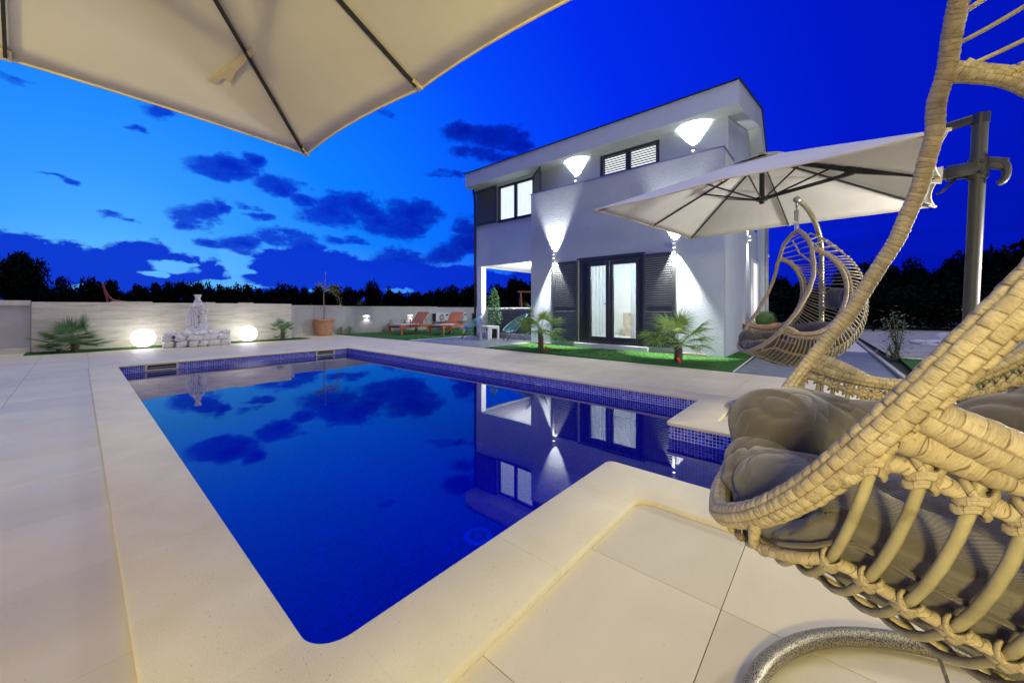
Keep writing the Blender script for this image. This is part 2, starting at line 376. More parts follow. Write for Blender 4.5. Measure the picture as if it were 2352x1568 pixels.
def mat_wicker():
    m, n = material('woven_wicker')
    uv = n.new('ShaderNodeUVMap').outputs[0]
    cell = n.vmath('FLOOR', uv)
    wn_ = n.new('ShaderNodeTexWhiteNoise', noise_dimensions='3D'); n.l.new(cell, wn_.inputs['Vector'])
    c = n.new('ShaderNodeTexCoord').outputs['Object']
    us = n.new('ShaderNodeSeparateXYZ'); n.l.new(uv, us.inputs[0]); fu, fv = n.math('FRACT', us.outputs[0]), n.math('FRACT', us.outputs[1])
    eu = n.math('MINIMUM', fu, n.math('SUBTRACT', 1.0, fu)); ev = n.math('MINIMUM', fv, n.math('SUBTRACT', 1.0, fv))
    jit = n.math('MULTIPLY', n.math('SUBTRACT', n.noise(c, 75, 3, .65), .36), .22)
    gap = n.math('MAXIMUM', n.math('SUBTRACT', 1.0, n.math('DIVIDE', n.math('SUBTRACT', eu, n.math('SUBTRACT', jit, .02)), .05), clamp=True),
                 n.math('MULTIPLY', n.math('SUBTRACT', 1.0, n.math('DIVIDE', n.math('SUBTRACT', ev, n.math('SUBTRACT', jit, .03)), .07), clamp=True), .85))
    mp = n.new('ShaderNodeMapping'); mp.inputs['Scale'].default_value = (1, .22, 1); n.l.new(uv, mp.inputs['Vector'])
    gr = n.noise(mp.outputs[0], 8, 7, .8, .5)
    col = n.ramp(gr, [(.30, (.15, .11, .062)), (.42, (.34, .28, .18)), (.56, (.46, .395, .265)), (.74, (.55, .495, .36))])
    hs = n.new('ShaderNodeHueSaturation'); n.l.new(n.math('MULTIPLY_ADD', wn_.outputs['Value'], .36, .80), hs.inputs['Value'])
    n.l.new(col, hs.inputs['Color']); col = hs.outputs[0]
    col = n.mix(n.ramp(n.noise(c, 9, 3, .5), [(.4, (0, 0, 0)), (.75, (.45, .45, .45))]), col, (.38, .29, .16))
    st = n.noise(n.vmath('MULTIPLY', c, (1, 1, 1)), 130, 4, .7)
    col = n.mix(n.ramp(st, [(.60, (0, 0, 0)), (.70, (.75, .75, .75))]), col, (.17, .10, .04))
    col = n.mix(n.math('MULTIPLY', gap, .80), col, (.085, .050, .022))
    n.l.new(col, n.b.inputs['Base Color']); n.b.inputs['Roughness'].default_value = .55
    bn = n.new('ShaderNodeBump'); bn.inputs['Distance'].default_value = .0008; n.l.new(gr, bn.inputs['Height']); n.l.new(bn.outputs[0], n.b.inputs['Normal'])
    return m
M['wicker'] = mat_wicker()
def mat_rod():
    m, n = material('rattan_rod')
    c = n.new('ShaderNodeTexCoord').outputs['Object']
    col = n.ramp(n.noise(c, 22, 5, .6), [(.3, (.22, .19, .105)), (.65, (.36, .325, .195))])
    col = n.mix(n.ramp(n.noise(c, 60, 2, .5), [(.66, (0, 0, 0)), (.72, (.6, .6, .6))]), col, (.20, .14, .05))
    n.l.new(col, n.b.inputs['Base Color']); n.b.inputs['Roughness'].default_value = .5; return m
M['rod'] = mat_rod()
def mat_cushion():
    m, n = material('taupe_cushion_cloth')
    c = n.new('ShaderNodeTexCoord').outputs['Object']
    col = n.ramp(n.noise(c, 6, 4, .6), [(.3, (.052, .042, .036)), (.7, (.070, .058, .050))])
    wv = n.new('ShaderNodeTexWave', wave_type='BANDS', bands_direction='Z'); wv.inputs['Scale'].default_value = 230; wv.inputs['Distortion'].default_value = 1.5
    n.l.new(c, wv.inputs['Vector'])
    col = n.mix(n.math('MULTIPLY', wv.outputs['Fac'], .30), col, (.15, .13, .10))
    n.l.new(col, n.b.inputs['Base Color']); n.b.inputs['Roughness'].default_value = .8
    n.b.inputs['Sheen Weight'].default_value = .3
    bn = n.new('ShaderNodeBump'); bn.inputs['Distance'].default_value = .0022
    cw = n.vmath('ADD', c, n.vmath('MULTIPLY', n.noise(c, 4, 3, .5, color=True), (.35, .35, .2)))
    cz = n.noise(cw, 5.5, 2, .45); cz = n.math('SUBTRACT', 1.0, n.math('DIVIDE', n.math('ABSOLUTE', n.math('SUBTRACT', cz, .5)), .06), clamp=True)
    n.l.new(n.math('SUBTRACT', n.noise(c, 9, 3, .5, 1.0), n.math('MULTIPLY', n.math('MULTIPLY', cz, cz), .9)), bn.inputs['Height'])
    bn2 = n.new('ShaderNodeBump'); bn2.inputs['Distance'].default_value = .0004; n.l.new(wv.outputs['Fac'], bn2.inputs['Height'])
    n.l.new(bn.outputs[0], bn2.inputs['Normal']); n.l.new(bn2.outputs[0], n.b.inputs['Normal'])
    return m
M['cushion'] = mat_cushion()
def mat_hammered():
    m, n = material('hammered_silver_black')
    c = n.new('ShaderNodeTexCoord').outputs['Object']
    v = n.noise(c, 330, 3, .7)
    n.l.new(n.ramp(v, [(.42, (.035, .032, .022)), (.54, (.46, .42, .28))]), n.b.inputs['Base Color'])
    n.b.inputs['Metallic'].default_value = .65; n.b.inputs['Roughness'].default_value = .34
    bn = n.new('ShaderNodeBump'); bn.inputs['Distance'].default_value = .0008; n.l.new(v, bn.inputs['Height']); n.l.new(bn.outputs[0], n.b.inputs['Normal'])
    return m
M['hammered'] = mat_hammered()
M['bulb'] = emis('lamp_glow_white', (1.0, .98, .92), 14)
M['globe'] = emis('glowing_globe', (1.0, .985, .95), 6.5)
M['lit_curtain'] = emis('lit_curtain', (.93, 1.0, 1.0), 1.05)
M['lit_door'] = emis('lit_doorway', (1.0, .97, .9), .75)
M['teal_strip'] = emis('teal_light_strip', (.05, .9, .75), 1.6)
M['panel_light'] = emis('ceiling_panel_light', (.9, 1, 1), 8)
M['warm_bulb'] = emis('warm_bulb_glow', (1.0, .75, .45), 10)
def mat_sheer():
    m, n = material('sheer_curtain')
    d = n.new('ShaderNodeBsdfTranslucent'); d.inputs[0].default_value = (.75, .8, .85, 1)
    d2 = n.new('ShaderNodeBsdfDiffuse'); d2.inputs[0].default_value = (.75, .8, .85, 1)
    tr = n.new('ShaderNodeBsdfTransparent')
    m1 = n.new('ShaderNodeMixShader'); n.l.new(d.outputs[0], m1.inputs[1]); n.l.new(d2.outputs[0], m1.inputs[2])
    m2 = n.new('ShaderNodeMixShader'); m2.inputs[0].default_value = .35; n.l.new(m1.outputs[0], m2.inputs[1]); n.l.new(tr.outputs[0], m2.inputs[2])
    n.l.new(m2.outputs[0], n.out.inputs[0]); return m
M['sheer'] = mat_sheer()
M['table_wood'] = simple('warm_table_wood', (.35, .17, .08), .4, 0, .2, 6)
M['stone_wall'] = simple('interior_stone', (.45, .38, .30), .8, 0, .25, 6)

# ------------------------------------------------------------------ mesh helpers
class MB:
    def __init__(s): s.v = []; s.f = []; s.uv = []; s.mi = []
    def add(s, verts, faces, uvs=None, mi=0):
        b = len(s.v); s.v += [tuple(p) for p in verts]
        for i, fc in enumerate(faces):
            s.f.append(tuple(b+k for k in fc)); s.mi.append(mi)
            s.uv.append(uvs[i] if uvs else None)
        return s
    def box(s, x0, x1, y0, y1, z0, z1, bev=0, M4=None, mi=0):
        if bev:
            b = bev
            vs = []; 
            prof = [(x0+b, y0), (x1-b, y0), (x1, y0+b), (x1, y1-b), (x1-b, y1), (x0+b, y1), (x0, y1-b), (x0, y0+b)]
            cx, cy = (x0+x1)/2, (y0+y1)/2
            def sh(p, k): 
                return (p[0] + (b if p[0] < cx else -b)*k, p[1] + (b if p[1] < cy else -b)*k)
            for z, k in ((z0, .8), (z0+b, 0), (z1-b, 0), (z1, .8)):
                for p in prof: q = sh(p, k); vs.append((q[0], q[1], z))
            fs = [tuple(range(7, -1, -1)), tuple(range(24, 32))]
            for r_ in range(3):
                for i in range(8): j = (i+1) % 8; fs.append((r_*8+i, r_*8+j, (r_+1)*8+j, (r_+1)*8+i))
        else:
            vs = [(x0,y0,z0),(x1,y0,z0),(x1,y1,z0),(x0,y1,z0),(x0,y0,z1),(x1,y0,z1),(x1,y1,z1),(x0,y1,z1)]
            fs = [(3,2,1,0),(4,5,6,7),(0,1,5,4),(1,2,6,5),(2,3,7,6),(3,0,4,7)]
        if M4: vs = [tuple(M4 @ Vector(p)) for p in vs]
        return s.add(vs, fs, None, mi)
    def bar(s, a, b, wx, wy, up=(0, 0, 1)):
        a = Vector(a); b = Vector(b); d = (b-a); L = d.length; d.normalize()
        u = Vector(up); x = d.cross(u)
        if x.length < 1e-4: x = d.cross(Vector((1, 0, 0)))
        x.normalize(); y = x.cross(d)
        M4 = Matrix((( *x, 0), (*y, 0), (*d, 0), (0, 0, 0, 1))).transposed(); M4.translation = a
        return s.box(-wx/2, wx/2, -wy/2, wy/2, 0, L, min(wx, wy)*.15, M4)
    def tube(s, pts, r, seg=10, closed=False, cap=True, hf=None, cell=.014, nar=6, step=None, uvm=None):
        P = [Vector(p) for p in pts]
        if step: P = resample(P, step, closed)
        n = len(P)
        rad = r if callable(r) else (lambda t: r)
        T = []
        for i in range(n):
            a = P[i-1] if (i > 0 or closed) else P[i]; b = P[(i+1) % n] if (i < n-1 or closed) else P[i]
            T.append((b-a).normalized())
        u = T[0].cross(Vector((0, 0, 1)))
        if u.length < .1: u = T[0].cross(Vector((0, 1, 0)))
        u.normalize(); U = [u]
        for i in range(1, n):
            q = U[-1] - T[i]*U[-1].dot(T[i]); U.append(q.normalized())
        tw = 0
        if closed:
            q = U[-1] - T[0]*U[-1].dot(T[0]); q.normalize()
            tw = math.atan2(q.cross(U[0]).dot(T[0]), q.dot(U[0]))
        L = [0]
        for i in range(1, n): L.append(L[-1] + (P[i]-P[i-1]).length)
        tot = L[-1] + ((P[0]-P[-1]).length if closed else 0)
        vs = []
        for i in range(n):
            a0 = tw*i/n; V = T[i].cross(U[i]); rr = rad(L[i]/max(tot, 1e-6))
            for k in range(seg):
                ph = 2*PI*k/seg + a0
                rk = rr + (hf(L[i], 2*PI*k/seg, i) if hf else 0)
                vs.append(P[i] + (U[i]*math.cos(ph) + V*math.sin(ph))*rk)
        fs = []; uvs = []
        for i in range(n if closed else n-1):
            j = (i+1) % n; la = L[i]/cell; lb = (L[i+1] if i < n-1 else tot)/cell
            for k in range(seg):
                k2 = (k+1) % seg
                fs.append((i*seg+k, i*seg+k2, j*seg+k2, j*seg+k))
                va, vb = k/seg*nar, (k+1)/seg*nar
                if uvm: uvs.append(uvm(la, lb, va, vb, L[i]))
                else: uvs.append(((la, va), (la, vb), (lb, vb), (lb, va)))
        if cap and not closed:
            fs.append(tuple(range(seg-1, -1, -1))); uvs.append(tuple((0, 0) for _ in range(seg)))
            fs.append(tuple((n-1)*seg+k for k in range(seg))); uvs.append(tuple((0, 0) for _ in range(seg)))
        return s.add(vs, fs, uvs)
    def lathe(s, prof, seg=24, M4=None, cap=True):
        vs = []; n = len(prof)
        for r_, z in prof:
            for k in range(seg): vs.append((r_*math.cos(2*PI*k/seg), r_*math.sin(2*PI*k/seg), z))
        fs = [(i*seg+k, i*seg+(k+1) % seg, (i+1)*seg+(k+1) % seg, (i+1)*seg+k) for i in range(n-1) for k in range(seg)]
        if cap:
            fs.append(tuple(range(seg-1, -1, -1))); fs.append(tuple((n-1)*seg+k for k in range(seg)))
        if M4: vs = [tuple(M4 @ Vector(p)) for p in vs]
        return s.add(vs, fs)
    def sphere(s, c, r, seg=16, rings=10, sc=(1, 1, 1)):
        prof = []
        vs = []; fs = []
        for i in range(rings+1):
            th = PI*i/rings
            for k in range(seg):
                ph = 2*PI*k/seg
                vs.append((c[0]+r*sc[0]*math.sin(th)*math.cos(ph), c[1]+r*sc[1]*math.sin(th)*math.sin(ph), c[2]+r*sc[2]*math.cos(th)))
        for i in range(rings):
            for k in range(seg):
                k2 = (k+1) % seg; fs.append((i*seg+k, (i+1)*seg+k, (i+1)*seg+k2, i*seg+k2))
        return s.add(vs, fs)
    def prism(s, poly, z0, z1):
        n = len(poly); vs = [(x, y, z0) for x, y in poly] + [(x, y, z1) for x, y in poly]
        fs = [tuple(range(n-1, -1, -1)), tuple(range(n, 2*n))] + [(i, (i+1) % n, n+(i+1) % n, n+i) for i in range(n)]
        return s.add(vs, fs)
    def xzprism(s, poly, y0, y1):  # polygon in XZ extruded along Y
        n = len(poly); vs = [(x, y0, z) for x, z in poly] + [(x, y1, z) for x, z in poly]
        fs = [tuple(range(n)), tuple(range(2*n-1, n-1, -1))] + [(i, n+i, n+(i+1) % n, (i+1) % n) for i in range(n)]
        return s.add(vs, fs)
    def mesh(s, name, mats, smooth=False, weld=False):
        me = bpy.data.meshes.new(name); me.from_pydata(s.v, [], s.f)
        if any(u is not None for u in s.uv):
            ul = me.uv_layers.new(name='UVMap'); data = []
            for p, u in zip(me.polygons, s.uv):
                if u is None: u = [(0, 0)]*p.loop_total
                for q in u: data += [q[0], q[1]]
            ul.data.foreach_set('uv', data)
        for m in (mats if isinstance(mats, (list, tuple)) else [mats]): me.materials.append(m)
        if any(s.mi): me.polygons.foreach_set('material_index', s.mi)
        if smooth is not False:
            me.polygons.foreach_set('use_smooth', [True]*len(me.polygons))
            if smooth is not True: me.set_sharp_from_angle(angle=R(smooth))
        me.update(); me.validate(); return me
def resample(P, step, closed=False):
    Q = P + [P[0]] if closed else P
    out = [Q[0]]; acc = 0
    L = [0]
    for i in range(1, len(Q)): L.append(L[-1]+(Q[i]-Q[i-1]).length)
    n = max(2, int(round(L[-1]/step))); j = 0; out = []
    for k in range(n if closed else n+1):
        d = L[-1]*k/n
        while j < len(L)-2 and L[j+1] < d: j += 1
        t_ = (d-L[j])/max(L[j+1]-L[j], 1e-9); out.append(Q[j].lerp(Q[j+1], t_))
    return out
def spline(P, n=8, closed=False):
    P = [Vector(p) for p in P]; out = []; m = len(P)
    for i in range(m if closed else m-1):
        if closed: a, b, c, d = P[(i-1) % m], P[i], P[(i+1) % m], P[(i+2) % m]
        else: a, b, c, d = P[max(i-1, 0)], P[i], P[i+1], P[min(i+2, m-1)]
        for k in range(n):
            t_ = k/n; t2 = t_*t_; t3 = t2*t_
            out.append(.5*((2*b)+(c-a)*t_+(2*a-5*b+4*c-d)*t2+(3*b-a-3*c+d)*t3))
    if not closed: out.append(P[-1])
    return out
def obj(name, mesh, parent=None, loc=(0, 0, 0), rot=None, scale=None):
    o = bpy.data.objects.new(name, mesh); COL.objects.link(o); o.location = loc
    if rot is not None: o.rotation_euler = rot
    if scale is not None: o.scale = scale
    if parent is not None: o.parent = parent
    return o
def put(name, mb, mat, parent=None, smooth=False, world=True, **k):
    "mesh given in world coordinates, hung under parent"
    me = mb.mesh(name, mat, smooth)
    loc = -parent.location if (parent is not None and world) else Vector((0, 0, 0))
    return obj(name, me, parent, loc)
def tag(o, label, cat, group=None):
    o['label'] = label; o['category'] = cat
    if group: o['group'] = group
    return o
def thing(name, label, cat, loc=(0, 0, 0), rz=0, group=None):
    o = bpy.data.objects.new(name, None); COL.objects.link(o); o.location = loc; o.rotation_euler = (0, 0, rz)
    o.empty_display_size = .1
    return tag(o, label, cat, group)
def struct(o): o['kind'] = 'structure'; return o
def struct_root(name, loc=(0, 0, 0)):
    o = bpy.data.objects.new(name, None); COL.objects.link(o); o.location = loc; o['kind'] = 'structure'; return o
def stuff(o, label=None, cat=None):
    o['kind'] = 'stuff'
    if label: o['label'] = label
    if cat: o['category'] = cat
    return o
def copy_tree(root, loc=None, rz=None, label=None):
    r_ = root.copy(); COL.objects.link(r_)
    if loc is not None: r_.location = loc
    if rz is not None: r_.rotation_euler = (r_.rotation_euler[0], r_.rotation_euler[1], rz)
    if label: r_['label'] = label
    def rec(src, dst):
        for ch in [c for c in bpy.data.objects if c.parent is src]:
            c2 = ch.copy(); COL.objects.link(c2); c2.parent = dst; rec(ch, c2)
    rec(root, r_); return r_
def mesh_remesh(name, mb, voxel, mat, smooth_iter=4, disp=None):
    me = mb.mesh(name, mat)
    o = bpy.data.objects.new('tmp', me); COL.objects.link(o)
    md = o.modifiers.new('r', 'REMESH'); md.mode = 'VOXEL'; md.voxel_size = voxel; md.use_smooth_shade = True
    if smooth_iter:
        ms = o.modifiers.new('s', 'SMOOTH'); ms.factor = .5; ms.iterations = smooth_iter
    dg = bpy.context.evaluated_depsgraph_get(); dg.update()
    out = bpy.data.meshes.new_from_object(o.evaluated_get(dg))
    out.name = name; bpy.data.objects.remove(o)
    if disp:
        n = len(out.vertices); co = np.empty(n*3); out.vertices.foreach_get('co', co); no = np.empty(n*3); out.vertices.foreach_get('normal', no)
        co = co.reshape(-1, 3); no = no.reshape(-1, 3)
        h = np.array([disp(Vector(c), Vector(m_)) for c, m_ in zip(co, no)])
        co = co + no*h[:, None]; out.vertices.foreach_set('co', co.ravel())
    out.materials.clear(); out.materials.append(mat)
    out.polygons.foreach_set('use_smooth', [True]*len(out.polygons)); out.update()
    return out
#@@STRUCT
# ================================================================== GROUND AND PAVING
gm = MB(); gm.add([(-500, -500, -.06), (500, -500, -.06), (500, 500, -.06), (-500, 500, -.06)], [(0, 1, 2, 3)])
# the pool pit is left open: the field is one sheet cut round the terrace
def sheet_with_hole(outer, hole, z):
    (x0, x1, y0, y1), (a0, a1, b0, b1) = outer, hole
    v = [(x0, y0, z), (x1, y0, z), (x1, y1, z), (x0, y1, z), (a0, b0, z), (a1, b0, z), (a1, b1, z), (a0, b1, z)]
    return v, [(0, 1, 5, 4), (1, 2, 6, 5), (2, 3, 7, 6), (3, 0, 4, 7)]
gm = MB(); v, fz = sheet_with_hole((-500, 500, -500, 500), (-.1, 5.1, -1.0, 10.2), -.06); gm.add(v, fz)
ground = struct(obj('ground', gm.mesh('ground', M['ground'])))

POOLX0, POOLX1, POOLY0, POOLY1 = .436, 4.59, 1.135, 9.64
AX0, AX1, AY0 = 2.32, 3.48, -.62      # step bay on the near side
WATER = -.118; FLOOR = -1.30
CW = .35
G0X, G0Y, GP = .80, .30, .665
holes = [(POOLX0-.2, POOLX1+.2, POOLY0-.2, POOLY1+.2), (AX0-.2, AX1+.2, AY0-.2, POOLY0)]
STRIP = (-.80, 5.15, 13.58, 14.6)   # turf strip before the back wall
def subtract(rects, h):
    out = []
    for (x0, x1, y0, y1) in rects:
        a0, a1, b0, b1 = max(x0, h[0]), min(x1, h[1]), max(y0, h[2]), min(y1, h[3])
        if a0 >= a1 or b0 >= b1: out.append((x0, x1, y0, y1)); continue
        if x0 < a0: out.append((x0, a0, y0, y1))
        if a1 < x1: out.append((a1, x1, y0, y1))
        if y0 < b0: out.append((a0, a1, y0, b0))
        if b1 < y1: out.append((a0, a1, b1, y1))
    return out
terrace = struct_root('terrace_paving')
base = MB()
for (x0, x1, y0, y1) in subtract(subtract([(-4.5, 7.0, -4, 15.3)], holes[0]), holes[1]):
    base.box(x0, x1, y0, y1, -.05, -.006)
put('paving_bed', base, M['grout'], terrace)
far = MB(); tiles = []
for i in range(-8, 11):
    for j in range(-7, 24):
        x0, y0 = G0X+GP*i, G0Y+GP*j
        r = (max(x0, -4.5), min(x0+GP, 7.0), max(y0, -4), min(y0+GP, 15.3))
        if r[0] >= r[1] or r[2] >= r[3]: continue
        parts_ = [r]
        for h in holes+[STRIP]: parts_ = subtract(parts_, h)
        if not parts_: continue
        cx, cy = x0+GP/2, y0+GP/2
        dd = cx*FW[0]+cy*FW[1]; ll = cx*RT[0]+cy*RT[1]
        tiles.append((math.hypot(cx, cy), dd > -.4 and abs(ll) < 1.5*dd+1.2, cx, cy, parts_))
tiles.sort(key=lambda t_: t_[0]); cnt = 0
for dist, vis, cx, cy, ps in tiles:
    g = .0016
    if vis and dist < 9.5 and cnt < 290:
        mb = MB(); cnt += 1
        full = len(ps) == 1
        for (x0, x1, y0, y1) in ps:
            ga_ = g if abs(x0-(cx-GP/2)) < 1e-6 else 0; gb = g if abs(x1-(cx+GP/2)) < 1e-6 else 0
            gc = g if abs(y0-(cy-GP/2)) < 1e-6 else 0; gd = g if abs(y1-(cy+GP/2)) < 1e-6 else 0
            mb.box(x0+ga_, x1-gb, y0+gc, y1-gd, -.0055, 0)
        put('paving_tile', mb, M['tile'], terrace)
    else:
        for (x0, x1, y0, y1) in ps: far.box(x0+g*(x0 > cx-GP/2-1e-6), x1-g, y0+g, y1-g, -.0055, 0)
o = put('paving_tile', far, M['tile'], terrace); stuff(o)

# turf strip, lawns, concrete path, patio slab
def sheet(name, poly, z, mat, parent=None, th=.02):
    mb = MB(); mb.prism(poly, z-th, z); return put(name, mb, mat, parent)
def turf(name, poly, z, seed, dens=900):
    o = sheet(name, poly, z, M['turf']); struct(o)
    r_ = random.Random(seed); xs = [p[0] for p in poly]; ys = [p[1] for p in poly]
    def inside(x, y):
        c = False; n = len(poly)
        for i in range(n):
            a, b = poly[i], poly[(i+1) % n]
            if (a[1] > y) != (b[1] > y) and x < (b[0]-a[0])*(y-a[1])/(b[1]-a[1])+a[0]: c = not c
        return c
    mb = MB(); N = int((max(xs)-min(xs))*(max(ys)-min(ys))*dens)
    for _ in range(N):
        x, y = r_.uniform(min(xs), max(xs)), r_.uniform(min(ys), max(ys))
        if not inside(x, y): continue
        a = r_.uniform(0, 2*PI); h = r_.uniform(.006, .014); ww = .006
        lx, ly = r_.gauss(0, .009), r_.gauss(0, .009)
        mb.add([(x-ww*math.cos(a), y-ww*math.sin(a), z), (x+ww*math.cos(a), y+ww*math.sin(a), z), (x+lx, y+ly, z+h)], [(0, 1, 2)])
    g = obj('grass', mb.mesh('grass', M['turf'])); stuff(g); g.parent = o
    return o
turf('lawn', [(-.80, 13.60), (5.3, 13.85), (5.15, 14.55), (-.80, 14.40)], .012, 1, 1600)
turf('lawn', [(7.02, 1.28), (10.5, 1.38), (10.5, 1.75), (9.0, 1.75), (8.88, 1.75), (8.88, 7.0), (7.20, 7.02)], .012, 2, 1300)
turf('lawn', [(7.02, 10.45), (9.7, 10.45), (14.0, 10.6), (14.5, 15.2), (6.75, 15.2)], .012, 3, 500)
turf('lawn', [(7.0, -.98), (11.3, -1.02), (11.1, -1.9), (7.2, -4.8), (7.0, -4.8)], .012, 4, 700)
patio = struct(sheet('patio', [(7.02, 7.04), (9.88, 7.04), (9.88, 10.42), (7.02, 10.42)], .008, M['slate']))
path = struct(sheet('path', [(7.02, -.74), (12.2, -.60), (12.2, 1.30), (7.02, 1.24)], .006, M['slate']))
path2 = struct(sheet('path', [(12.204, -.60), (17.5, -.42), (17.5, 1.6), (12.204, 1.30)], .006, M['light_slab']))
kerb = MB()
a, b = Vector((7.02, -.80, .02)), Vector((17.5, -.50, .02))
for k in range(9):
    p, q = a.lerp(b, k/9+.001), a.lerp(b, (k+1)/9-.001)
    kb = MB(); kb.bar(p, q, .07, .07); put('kerb_stone', kb, M['slab_old'], struct_root('kerb') if k == 0 else bpy.data.objects['kerb'])
edging = MB()
edging.bar((7.2, 7.03, .006), (8.88, 7.0, .006), .02, .02); edging.bar((7.02, 10.435, .006), (9.88, 10.435, .006), .03, .03)
edging.bar((7.03, 1.26, .008), (10.5, 1.355, .008), .02, .02)
struct(obj('lawn_edging', edging.mesh('lawn_edging', M['plinth'])))
struct(sheet('road', [(11.8, -.93), (26, -.35), (26, -9), (14.5, -9), (11.9, -2.3)], .004, M['slab_old']))
struct(sheet('flower_bed', [(11.32, -1.02), (11.75, -1.05), (11.6, -2.1), (7.6, -5.2), (7.2, -4.8), (11.1, -1.9)], .01, M['soil']))
gr = MB()
for _ in range(1500):
    tt = rnd.random(); p = Vector((11.3, -1.05)).lerp(Vector((11.1, -1.95)), min(1, tt*1.6)) if tt < .6 else Vector((11.1, -1.95)).lerp(Vector((8.4, -3.8)), (tt-.6)/.4)
    gr.sphere((p.x+rnd.gauss(0, .05), p.y+rnd.gauss(0, .05), .018), rnd.uniform(.008, .02), 5, 3)
stuff(obj('gravel', gr.mesh('gravel', M['rock'])), 'narrow line of pale gravel between the lawn and the soil bed', 'gravel')

# ------------------------------------------------------------------ pool
pool = struct_root('pool')
def uvquad(mb, p, ua, ub):  # p 4 corners, uv axes in metres
    mb.add(p, [(0, 1, 2, 3)], [tuple((Vector(q).dot(ua), Vector(q).dot(ub)) for q in p)])
bas = MB(); Z1 = .0; X, Y, Zv = Vector((1, 0, 0)), Vector((0, 1, 0)), Vector((0, 0, 1))
def wall(x0, y0, x1, y1, zb=FLOOR, zt=Z1):
    ua = X if abs(x1-x0) > abs(y1-y0) else Y
    uvquad(bas, [(x0, y0, zb), (x1, y1, zb), (x1, y1, zt), (x0, y0, zt)], ua, Zv)
def arcpts(cx, cy, r_, a0, a1, n=8): return [(cx+r_*math.cos(R(a0+(a1-a0)*k/n)), cy+r_*math.sin(R(a0+(a1-a0)*k/n))) for k in range(n+1)]
rc = .085
inner = arcpts(POOLX0+rc, POOLY0+rc, rc, 180, 270) + [(AX0, POOLY0)] + [(AX0, AY0), (AX1, AY0), (AX1, POOLY0), (POOLX1, POOLY0), (POOLX1, POOLY1), (POOLX0, POOLY1)]
u = 0; deep = MB()
for k in range(len(inner)):
    p, q = inner[k], inner[(k+1) % len(inner)]; L = math.hypot(q[0]-p[0], q[1]-p[1])
    for mb_, za, zb in ((bas, WATER, Z1), (deep, FLOOR, WATER)):
        mb_.add([(p[0], p[1], za), (q[0], q[1], za), (q[0], q[1], zb), (p[0], p[1], zb)], [(3, 2, 1, 0)], [((u, zb), (u+L, zb), (u+L, za), (u, za))])
    u += L
uvquad(deep, [(POOLX0, POOLY0, FLOOR), (POOLX1, POOLY0, FLOOR), (POOLX1, POOLY1, FLOOR), (POOLX0, POOLY1, FLOOR)], X, Y)
put('waterline_mosaic', bas, M['mosaic'], pool); put('pool_basin', deep, M['mosaic_deep'], pool)
st = MB()
for k in range(4):
    zt = -.34-.24*k; y1 = AY0+.42*(k+1)
    y0 = AY0+.42*k
    uvquad(st, [(AX0, y0, zt), (AX1, y0, zt), (AX1, y1, zt), (AX0, y1, zt)], X, Y)
    uvquad(st, [(AX0, y1, zt-.24 if k < 3 else FLOOR), (AX1, y1, zt-.24 if k < 3 else FLOOR), (AX1, y1, zt), (AX0, y1, zt)], X, Zv)
uvquad(st, [(AX0, AY0+1.68, FLOOR), (AX1, AY0+1.68, FLOOR), (AX1, POOLY0, FLOOR), (AX0, POOLY0, FLOOR)], X, Y)
put('pool_steps', st, M['mosaic_deep'], pool)
wt = MB(); wp = [(x, y) for x, y in inner]
wt.add([(x, y, WATER) for x, y in wp], [tuple(range(len(wp)))])
struct(obj('water', wt.mesh('water', M['water'])))

# coping stones: run round the edge with rounded corners, split into single stones
CT, CB = .030, .0012
def bull(pts_in, pts_out, name='coping_stone'):
    "stone strip between two polylines of equal count, with rounded long edges"
    n = len(pts_in); prof = [(0, CB), (0, CT-.010), (.003, CT-.003), (.010, CT), (1, CT), (2, CT-.003), (3, CT-.010), (4, CB)]
    vs = []
    for (a, b) in zip(pts_in, pts_out):
        a, b = Vector(a), Vector(b); d = (b-a); L = d.length; d.normalize()
        offs = [(0, CB), (0, CT-.012), (.0035, CT-.0035), (.012, CT), (L-.012, CT), (L-.0035, CT-.0035), (L, CT-.012), (L, CB)]
        for s_, z in offs: p = a+d*s_; vs.append((p.x, p.y, z))
    k = 8; fs = []
    for i in range(n-1):
        for j in range(k): j2 = (j+1) % k; fs.append((i*k+j, (i+1)*k+j, (i+1)*k+j2, i*k+j2))
    fs.append(tuple(range(k))); fs.append(tuple((n-1)*k+j for j in range(k-1, -1, -1)))
    mb = MB(); mb.add(vs, fs); return put(name, mb, M['coping'], pool, 35)
OV = .022
xi0, xi1, yi0, yi1 = POOLX0+OV, POOLX1-OV, POOLY0+OV, POOLY1-OV
xo0, xo1, yo0, yo1 = xi0-CW, xi1+CW, yi0-CW, yi1+CW
ai0, ai1, aib = AX0+OV, AX1-OV, AY0+OV
g = .0007
def run(a_in, b_in, a_out, b_out, n):
    a_in, b_in, a_out, b_out = map(lambda p: Vector((*p, 0)), (a_in, b_in, a_out, b_out))
    L = (b_in-a_in).length
    for k in range(n):
        t0, t1 = k/n+g/L, (k+1)/n-g/L
        bull([a_in.lerp(b_in, t0)[:2], a_in.lerp(b_in, t1)[:2]], [a_out.lerp(b_out, t0)[:2], a_out.lerp(b_out, t1)[:2]])
rr = .105
# near-left corner stone
ci = arcpts(xi0+rr, yi0+rr, rr, 180, 270, 10)
co_ = [(xo0, yi0+rr)] + [(xo0, yi0+rr-(rr+CW)*k/5) for k in range(1, 6)] + [(xo0+(rr+CW)*k/5, yo0) for k in range(1, 6)]
bull(ci, co_)
run((xi0, yi1), (xi0, yi0+rr), (xo0, yi1), (xo0, yi0+rr), 9)                 # left side
run((xi0+rr, yi0), (ai0-.04, yi0), (xi0+rr, yo0), (ai0-.04, yo0) , 2) if False else None
